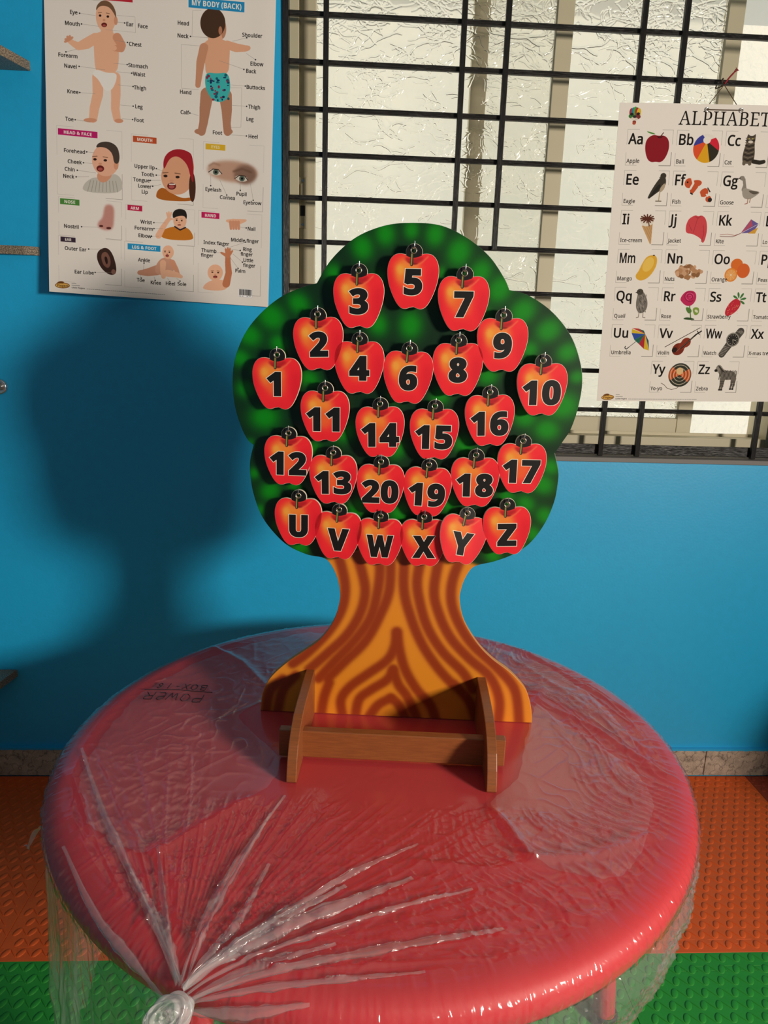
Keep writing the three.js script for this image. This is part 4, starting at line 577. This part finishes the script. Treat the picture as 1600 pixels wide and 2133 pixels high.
function treePrint() { // millimetres, centre line at x = 300, y up
  const K = 2, c = canvas(600 * K, 840 * K), x = c.getContext('2d');
  x.setTransform(K, 0, 0, -K, 300 * K, 835 * K);
  x.fillStyle = '#00280c'; x.fillRect(-300, -5, 600, 840);
  const blobs = [[-77, 779, 17], [-43, 799, 16], [-174, 695, 16], [-216, 674, 21], [-251, 645, 18], [-266, 610, 14], [-204, 634, 14], [-257, 562, 14], [-157, 581, 14], [-228, 518, 21], [-51, 668, 16], [-51, 735, 9], [0, 668, 19], [-110, 545, 9], [32, 800, 16], [-4, 805, 12], [69, 776, 20], [103, 748, 18], [45, 746, 8], [133, 724, 20], [171, 693, 20], [212, 666, 19], [244, 634, 16], [184, 636, 14], [124, 594, 15], [262, 597, 11], [243, 552, 25], [51, 560, 14], [187, 532, 18], [-220, 398, 16], [-247, 426, 9], [-101, 500, 19], [-15, 475, 15], [-181, 410, 11], [-76, 374, 15], [-8, 368, 16], [-170, 305, 16], [-253, 475, 7], [-239, 364, 10], [222, 514, 19], [223, 425, 18], [198, 392, 15], [233, 454, 14], [92, 484, 15], [167, 403, 13], [231, 373, 15], [151, 303, 15], [189, 320, 15], [73, 387, 15], [214, 341, 14], [-120, 740, 13], [-150, 640, 12], [-60, 600, 12], [60, 620, 12], [-20, 560, 12], [-150, 470, 12], [40, 420, 10], [-200, 560, 12], [-130, 420, 12], [150, 460, 12], [110, 690, 11], [-105, 705, 10], [-205, 340, 12], [-240, 590, 10]];
  const blot = (k, col, blur) => { x.filter = `blur(${blur * K}px)`; for (const [a, b, r] of blobs) { const th = Math.atan2(b - 540, a); x.save(); x.translate(a, b); x.rotate(th); ell(x, 0, 0, r * k * 1.12, r * k * 0.92, col); x.restore(); } x.filter = 'none'; };
  blot(1.5, '#00430c', 7); blot(1.05, '#006608', 5); blot(0.65, '#008406', 4);
  // trunk
  x.save(); x.filter = `blur(${3 * K}px)`; x.fillStyle = '#e48d24'; x.beginPath(); x.moveTo(-132, 282); x.bezierCurveTo(-70, 300, -40, 318, 0, 318); x.bezierCurveTo(40, 318, 80, 300, 128, 284); x.lineTo(300, 240); x.lineTo(300, -20); x.lineTo(-300, -20); x.lineTo(-300, 240); x.closePath(); x.fill(); x.restore();
  x.save(); x.beginPath(); x.moveTo(-140, 284); x.bezierCurveTo(-70, 298, -40, 312, 0, 312); x.bezierCurveTo(40, 312, 80, 298, 128, 284); x.lineTo(300, 240); x.lineTo(300, -20); x.lineTo(-300, -20); x.lineTo(-300, 240); x.closePath(); x.clip();
  const stripes = [[[-113, 310], [-99, 265], [-94, 228], [-101, 191], [-123, 152], [-158, 112], [-184, 90]], [[-82, 312], [-66, 263], [-60, 226], [-69, 186], [-91, 147], [-122, 114], [-155, 81]], [[-43, 316], [-36, 271], [-40, 224], [-51, 180], [-78, 137], [-112, 97], [-138, 64]], [[-20, 316], [-19, 238], [-34, 187], [-58, 138], [-93, 98], [-122, 65]], [[5, 316], [5, 239], [20, 183], [41, 136], [69, 95], [96, 65]], [[37, 314], [27, 257], [33, 214], [49, 167], [77, 124], [114, 87], [132, 56]], [[65, 312], [56, 241], [65, 198], [88, 152], [122, 115], [160, 82], [179, 40], [180, -5]], [[102, 306], [87, 259], [86, 219], [100, 180], [127, 140], [171, 100], [205, 59], [217, -5]], [[-4, 158], [-7, 130], [-19, 105], [-50, 79], [-82, 52], [-98, 26], [-95, -5]], [[-4, 158], [3, 120], [14, 86], [35, 51], [59, 24], [70, -5]], [[-8, 88], [-18, 68], [-46, 47], [-66, 28], [-72, -5]], [[-8, 88], [2, 60], [19, 36], [37, -5]], [[-10, 33], [-32, 19], [-48, -5]], [[-10, 33], [4, 21], [17, -5]], [[-119, 58], [-128, 29], [-133, -5]], [[99, 65], [127, 34], [142, -5]], [[-178, 69], [-201, 39], [-211, -5]], [[-201, 61], [-224, 35], [-231, -5]]];
  for (const [w, col, bl] of [[20, '#c06a1e', 3.2], [15, '#943814', 2.4]]) { x.filter = `blur(${bl * K}px)`; x.lineCap = 'round'; x.lineJoin = 'round'; x.strokeStyle = col; x.lineWidth = w; for (const s of stripes) { const cv = new THREE.SplineCurve(s.map(([a, b]) => V2(a, b))).getPoints(40); x.beginPath(); cv.forEach((p, i) => (i ? x.lineTo(p.x, p.y) : x.moveTo(p.x, p.y))); x.stroke(); } }
  x.restore();
  return c;
}
const BOARD_T = 0.012;
function boardGeo(outline, t, x0, w, y0, h) { // extruded board: group 0 = printed front, group 1 = everything else
  const s = new THREE.Shape(outline), g = new THREE.ExtrudeGeometry(s, { depth: t - 0.0012, bevelEnabled: true, bevelSize: 0.0006, bevelThickness: 0.0006, bevelSegments: 2, bevelOffset: -0.0006 });
  g.translate(0, 0, 0.0006);
  const f = g.toNonIndexed ? g : g, p = f.attributes.position, uv = f.attributes.uv, n = f.attributes.normal;
  for (let i = 0; i < p.count; i++) uv.setXY(i, (p.getX(i) - x0) / w, (p.getY(i) - y0) / h);
  const front = [], rest = []; for (let i = 0; i < p.count; i += 3) (n.getZ(i) > 0.9 && p.getZ(i) > t - 0.0003 ? front : rest).push(i);
  const pick = (list) => { const q = new THREE.BufferGeometry(); for (const k of ['position', 'normal', 'uv']) { const a = f.attributes[k], sz = a.itemSize, d = new Float32Array(list.length * 3 * sz); list.forEach((i, j) => d.set(a.array.subarray(i * sz, (i + 3) * sz), j * 3 * sz)); q.setAttribute(k, new THREE.BufferAttribute(d, sz)); } return q; };
  return [pick(front), pick(rest)];
}
M.treeFace = phys({ map: tex(treePrint()), roughness: 0.38, clearcoat: 0.25, clearcoatRoughness: 0.3 });
M.crownEdge = std({ color: new THREE.Color().setRGB(0.01, 0.16, 0.012), roughness: 0.5 });
M.trunkEdge = std({ color: new THREE.Color().setRGB(0.62, 0.26, 0.02), roughness: 0.45 });
const grain = noiseTex(256, (u, v) => { const k = 0.85 + 0.12 * noise(u * 3, v * 46) + 0.06 * noise(u * 9, v * 110); return [k, k * 0.98, k * 0.95]; });
grain.repeat.set(6, 6);
M.wood = phys({ color: new THREE.Color().setRGB(0.30, 0.095, 0.026), map: grain, roughness: 0.4, clearcoat: 0.2, clearcoatRoughness: 0.35 });
const APPLES = [['1', -205.0, 619.5, 0.3], ['2', -142.3, 681.7, 2.3], ['3', -80.9, 746.8, 1.3], ['4', -77.8, 647.7, 1.2], ['5', 0.4, 776.9, 0.5], ['6', -0.8, 635.3, -0.8], ['7', 77.3, 746.9, 0.8], ['8', 73.6, 649.6, 1.4], ['9', 139.3, 688.3, 1.4], ['10', 204.1, 623.4, 2], ['11', -129.8, 571.1, 0.8], ['12', -187.2, 498.7, -0.3], ['13', -115.8, 470.2, 1.2], ['14', -43.5, 549.5, 2], ['15', 42.5, 548.9, 0.9], ['16', 126.4, 573.1, 2.9], ['17', 183.2, 499.3, 0.8], ['18', 110.8, 474.3, 1.2], ['19', 37.3, 456.0, -1.4], ['20', -39.1, 458.1, 0.4], ['U', -171.3, 397.8, 0], ['V', -104.9, 377.1, -1.5], ['W', -37.3, 368.9, -0.4], ['X', 33.4, 370.4, 1.3], ['Y', 102.0, 378.7, -8.7], ['Z', 165.5, 396.3, 3]];
const treeRoot = thing('number_tree', 'tree-shaped wooden board with green crown and striped orange trunk on stand', 'display board', [treeO[0], 0.5662, treeO[1]], treeA);
{
  const o = treeRoot, pts = treeOutline();
  const [f, r] = boardGeo(pts, BOARD_T, -0.3, 0.6, -0.0025, 0.84); f.translate(0, 0, -BOARD_T); r.translate(0, 0, -BOARD_T);
  // split the rim where crown meets trunk, so that each has its own painted edge
  const split = (g, test) => { const a = g.attributes, keep = []; for (let i = 0; i < a.position.count; i += 3) if (test((a.position.getY(i) + a.position.getY(i + 1) + a.position.getY(i + 2)) / 3)) keep.push(i); const q = new THREE.BufferGeometry(); for (const k of ['position', 'normal', 'uv']) { const s = a[k].itemSize, d = new Float32Array(keep.length * 3 * s); keep.forEach((i, j) => d.set(a[k].array.subarray(i * s, (i + 3) * s), j * 3 * s)); q.setAttribute(k, new THREE.BufferAttribute(d, s)); } return q; };
  mesh('printed_front', f, M.treeFace, o).userData.label = 'green leafy crown and brown striped orange trunk print';
  mesh('crown_edge', split(r, (y) => y > 0.285), M.crownEdge, o); mesh('trunk_edge', split(r, (y) => y <= 0.285), M.trunkEdge, o);
  const prof = [[0.0005, 0], [0.205, 0], [0.2085, 0.004], [0.207, 0.013], [0.2, 0.032], [0.186, 0.053], [0.165, 0.068], [0.14, 0.0775], [0.105, 0.0815], [0.05, 0.083], [0.0005, 0.0835]];
  for (const x of [-0.152, 0.1455]) {
    const s = new THREE.Shape(prof.map(([z, y]) => V2(-z, y))), g = new THREE.ExtrudeGeometry(s, { depth: 0.0125, bevelEnabled: true, bevelSize: 0.0015, bevelThickness: 0.0015, bevelSegments: 3, bevelOffset: -0.0015 });
    g.rotateY(Math.PI / 2); g.translate(x - 0.00625, 0, 0);
    mesh('bracket', metreUV(g), M.wood, o);
  }
  mesh('crossbar', metreUV(box(-0.182, 0.172, 0.005, 0.0505, 0.129, 0.145, 0.002)), M.wood, o);
  for (const [, x, y] of APPLES) {
    const X = x / 1000, Y = y / 1000;
    mesh('hook', tube([[X + 0.0004, Y + 0.0028, -0.004], [X + 0.0004, Y + 0.0028, 0.012], [X + 0.0005, Y + 0.0026, 0.0205], [X + 0.0008, Y + 0.0042, 0.0238], [X + 0.001, Y + 0.009, 0.0244], [X + 0.0011, Y + 0.0125, 0.0242]], 0.0009, 22, 8), M.steel, o);
  }
}
// ---------- apples ----------
const halfR = [[11, 38.6], [20, 39.8], [28, 38], [34.5, 31.5], [38, 22], [38.6, 11], [36.6, -2], [31.8, -17], [25.5, -30], [19.5, -37.2], [13, -39.8], [7, -38.6], [2, -36.6]];
const halfL = [[-4, -37.6], [-10, -39.6], [-17, -38.2], [-24, -31], [-31, -18], [-36.4, -3], [-38.4, 10], [-38, 21], [-34.5, 31], [-28, 37.6], [-20, 39.6], [-11.5, 38.4]];
const appleOutline = (() => {
  const tab = []; for (let a = 200; a >= -20; a -= 10) tab.push(V2((1 + 12.6 * Math.cos(a * RAD)) / 1000, (41.5 + 12.4 * Math.sin(a * RAD)) / 1000));
  const s = (l) => new THREE.SplineCurve(l.map(([x, y]) => V2(x / 1000, y / 1000))).getPoints(l.length * 5);
  return [...tab, ...s([[13.0, 37.6], ...halfR]), ...s(halfL)];
})();
const [appleFaceGeo, appleEdgeGeo] = (() => {
  const hole = new THREE.Path(); hole.absarc(0, 0.044, 0.0036, 0, Math.PI * 2, true);
  const s = new THREE.Shape(appleOutline); s.holes.push(hole);
  const t = 0.006, g = new THREE.ExtrudeGeometry(s, { depth: t - 0.0008, bevelEnabled: true, bevelSize: 0.0004, bevelThickness: 0.0004, bevelSegments: 1, bevelOffset: -0.0004, curveSegments: 16 });
  g.translate(0, -0.044, 0.0004);
  const a = g.attributes, keep = [[], []]; for (let i = 0; i < a.position.count; i++) a.uv.setXY(i, (a.position.getX(i) + 0.04) / 0.08, (a.position.getY(i) + 0.086) / 0.098);
  for (let i = 0; i < a.position.count; i += 3) keep[a.normal.getZ(i) > 0.9 && a.position.getZ(i) > t - 0.0002 ? 0 : 1].push(i);
  return keep.map((list) => { const q = new THREE.BufferGeometry(); for (const k of ['position', 'normal', 'uv']) { const sz = a[k].itemSize, d = new Float32Array(list.length * 3 * sz); list.forEach((i, j) => d.set(a[k].array.subarray(i * sz, (i + 3) * sz), j * 3 * sz)); q.setAttribute(k, new THREE.BufferAttribute(d, sz)); } return q; });
})();
function applePrint(mark) { // 80 x 98 mm, hole centre 86 mm up; drawn with the hole as origin, y up
  const K = 5, c = canvas(80 * K, 98 * K), x = c.getContext('2d');
  x.setTransform(K, 0, 0, -K, 40 * K, 12 * K); x.translate(0, -44);
  x.fillStyle = '#0d0b0a'; x.fillRect(-40, 30, 80, 30);
  x.save(); x.beginPath(); const s = new THREE.SplineCurve([[-12, 37], [-4, 34], [4, 34], [13.0, 37.6], ...halfR, ...halfL, [-12, 37]].map(([a, b]) => V2(a, b))).getPoints(160); s.forEach((p, i) => (i ? x.lineTo(p.x, p.y) : x.moveTo(p.x, p.y))); x.closePath(); x.clip();
  x.fillStyle = '#f2242e'; x.fillRect(-40, -45, 80, 90);
  x.filter = `blur(${5 * K}px)`; ell(x, -9, 14, 21, 20, '#f08a2e'); ell(x, -2, -4, 15, 16, '#ee5e2a'); ell(x, 30, -8, 9, 30, '#e2162a'); ell(x, -36, -6, 6, 26, '#e2182a'); ell(x, 2, -34, 22, 6, '#ea1e2c');
  x.filter = `blur(${2 * K}px)`; ell(x, -19, 17, 5.5, 7, '#f0a13c', 0.2); x.filter = `blur(${1.6 * K}px)`;
  poly(x, [[-14, 34], [-10, 28], [-2, 24.5], [6, 25], [13, 30], [16, 36], [4, 33], [-6, 34]], '#b5161e'); x.filter = `blur(${0.7 * K}px)`; poly(x, [[-11, 30], [-4, 24.5], [2, 23.5], [9, 26], [3, 26.5], [-4, 27]], '#8a0d14');
  x.filter = `blur(${1.0 * K}px)`; line(x, [[-14, 28], [-6, 22.5], [4, 22], [14, 28], [22, 36]], '#ee7a48', 1.6); x.filter = 'none';
  for (let i = 0; i < 160; i++) { x.globalAlpha = 0.10; ell(x, -36 + rnd() * 72, -38 + rnd() * 70, 0.35, 0.35, rnd() < 0.5 ? '#f7c07a' : '#9a1018'); } x.globalAlpha = 1;
  x.restore();
  line(x, [[-2.6, 24], [-2.0, 41]], '#2a2812', 4.4); line(x, [[-3.0, 24], [-2.4, 41]], '#8c8a48', 2.0);
  x.save(); x.scale(1, -1); x.font = 'bold 48px sans-serif'; x.textAlign = 'center'; x.lineJoin = 'miter'; x.miterLimit = 3;
  const letter = /[A-Z]/.test(mark), by = letter ? 23.5 : mark.length > 1 ? 21.5 : 17.5;
  const cells = mark.length > 1 ? [[mark[0], mark[0] === '1' ? -15.5 : -15.5], [mark[1], 15]] : [[mark, mark === '1' ? -2 : 0.5]];
  for (const pass of [0, 1]) for (const [ch, cx] of cells) { x.save(); x.translate(cx, by); const wide = letter ? ({ W: 0.9, U: 1.05, V: 1.05, X: 1.05, Y: 1.05, Z: 1.15 })[ch] : 1.08; x.scale(wide, 1.0); x.lineWidth = pass ? 3.4 : 5.2; x.strokeStyle = x.fillStyle = pass ? '#0c0a0a' : '#f6ead8'; x.strokeText(ch, 0, 0); x.fillText(ch, 0, 0); x.restore(); }
  x.restore();
  return c;
}
M.appleEdge = std({ color: new THREE.Color().setRGB(0.74, 0.66, 0.52), roughness: 0.7 });
const eyeletGeo = new THREE.TorusGeometry(0.0043, 0.0008, 10, 28); eyeletGeo.translate(0, 0, 0.0063);
M.brass = std({ color: new THREE.Color().setRGB(0.62, 0.55, 0.45), roughness: 0.3, metalness: 1 });
const WORDS = ['', 'one', 'two', 'three', 'four', 'five', 'six', 'seven', 'eight', 'nine', 'ten', 'eleven', 'twelve', 'thirteen', 'fourteen', 'fifteen', 'sixteen', 'seventeen', 'eighteen', 'nineteen', 'twenty'];
for (const [mark, x, y, tilt] of APPLES) {
  const X = x / 1000, Y = y / 1000, z = 0.0125, p = V3(X, Y, z).applyAxisAngle(V3(0, 1, 0), treeA);
  const kind = /[A-Z]/.test(mark) ? 'letter' : 'number';
  const o = thing('apple_tag', `red wooden apple tag marked ${kind === 'letter' ? 'with the letter ' + mark : 'number ' + WORDS[mark]}, hooked on the tree board`, 'apple tag', [treeO[0] + p.x, 0.5662 + p.y, treeO[1] + p.z], 0, 'apple tags hanging on the tree board');
  o.rotation.set(mark === 'Y' ? -0.10 : 0.0, treeA + (mark === 'Y' ? 0.12 : 0.0), tilt * RAD * 1.0, 'YXZ');
  mesh('printed_face', appleFaceGeo, phys({ map: tex(applePrint(mark)), roughness: 0.42, clearcoat: 0.2, clearcoatRoughness: 0.3 }), o);
  mesh('board_edge', appleEdgeGeo, M.appleEdge, o).userData.label = 'pale bare wood edge';
  mesh('eyelet', eyeletGeo, M.brass, o);
}

// ---------- low cabinet to the right, outside the view, whose soft shade falls on wall and mats ----------
{
  const o = thing('low_cabinet', 'low wooden cabinet standing on the mats beside the table', 'cabinet', [1.51, 0, 0.74]);
  const m = std({ color: new THREE.Color().setRGB(0.42, 0.27, 0.14), roughness: 0.5 });
  mesh('body', box(0, 0.6, 0.04, 0.66, 0, 0.36, 0.004), m, o); mesh('top', box(-0.01, 0.61, 0.6605, 0.682, 0, 0.375, 0.004), m, o); mesh('plinth', box(0.02, 0.58, 0.0005, 0.0395, 0.01, 0.33), M.dark, o);
  for (let i = 0; i < 2; i++) { const d = mesh('door', box(0.006 + i * 0.296, 0.298 + i * 0.296, 0.05, 0.65, 0.3605, 0.378, 0.003), m, o); const k = new THREE.SphereGeometry(0.012, 16, 12); k.translate(0.27 + i * 0.06, 0.29, 0.388); mesh('knob', k, M.steel, d); }
}

// ---------- panel lamp on a stand, to the right of the viewer ----------
{
  const [x, y, z] = LAMP_AT, w = 0.52, h = 0.38;
  const o = thing('panel_lamp', 'flat white light panel on a black floor stand', 'lamp', [x, 0, z], 80 * RAD);
  const p = (name, g, m) => mesh(name, g, m, o);
  p('housing', box(-w / 2 - 0.015, w / 2 + 0.015, y - h / 2 - 0.015, y + h / 2 + 0.015, 0.003, 0.035, 0.006), M.dark);
  p('lamp_diffuser', box(-w / 2, w / 2, y - h / 2, y + h / 2, 0, 0.0025), std({ color: 0xffffff, emissive: new THREE.Color().setRGB(1, 0.90, 0.78), emissiveIntensity: 2.0, roughness: 0.6 }));
  const c = new THREE.CylinderGeometry(0.012, 0.012, y - h / 2 - 0.04, 20); c.translate(0, 0.02 + (y - h / 2 - 0.04) / 2, 0.02); p('pole', c, M.dark);
  const b = new THREE.CylinderGeometry(0.13, 0.14, 0.02, 40); b.translate(0, 0.0105 - 0.012, 0.02); p('base', b, M.dark);
  const l = new THREE.RectAreaLight(new THREE.Color().setRGB(1, 0.885, 0.76), KEY, w, h); l.name = 'lamp_light'; l.castShadow = true;
  l.position.set(0, y, -0.003); o.add(l);
}
renderer.render(scene, camera);
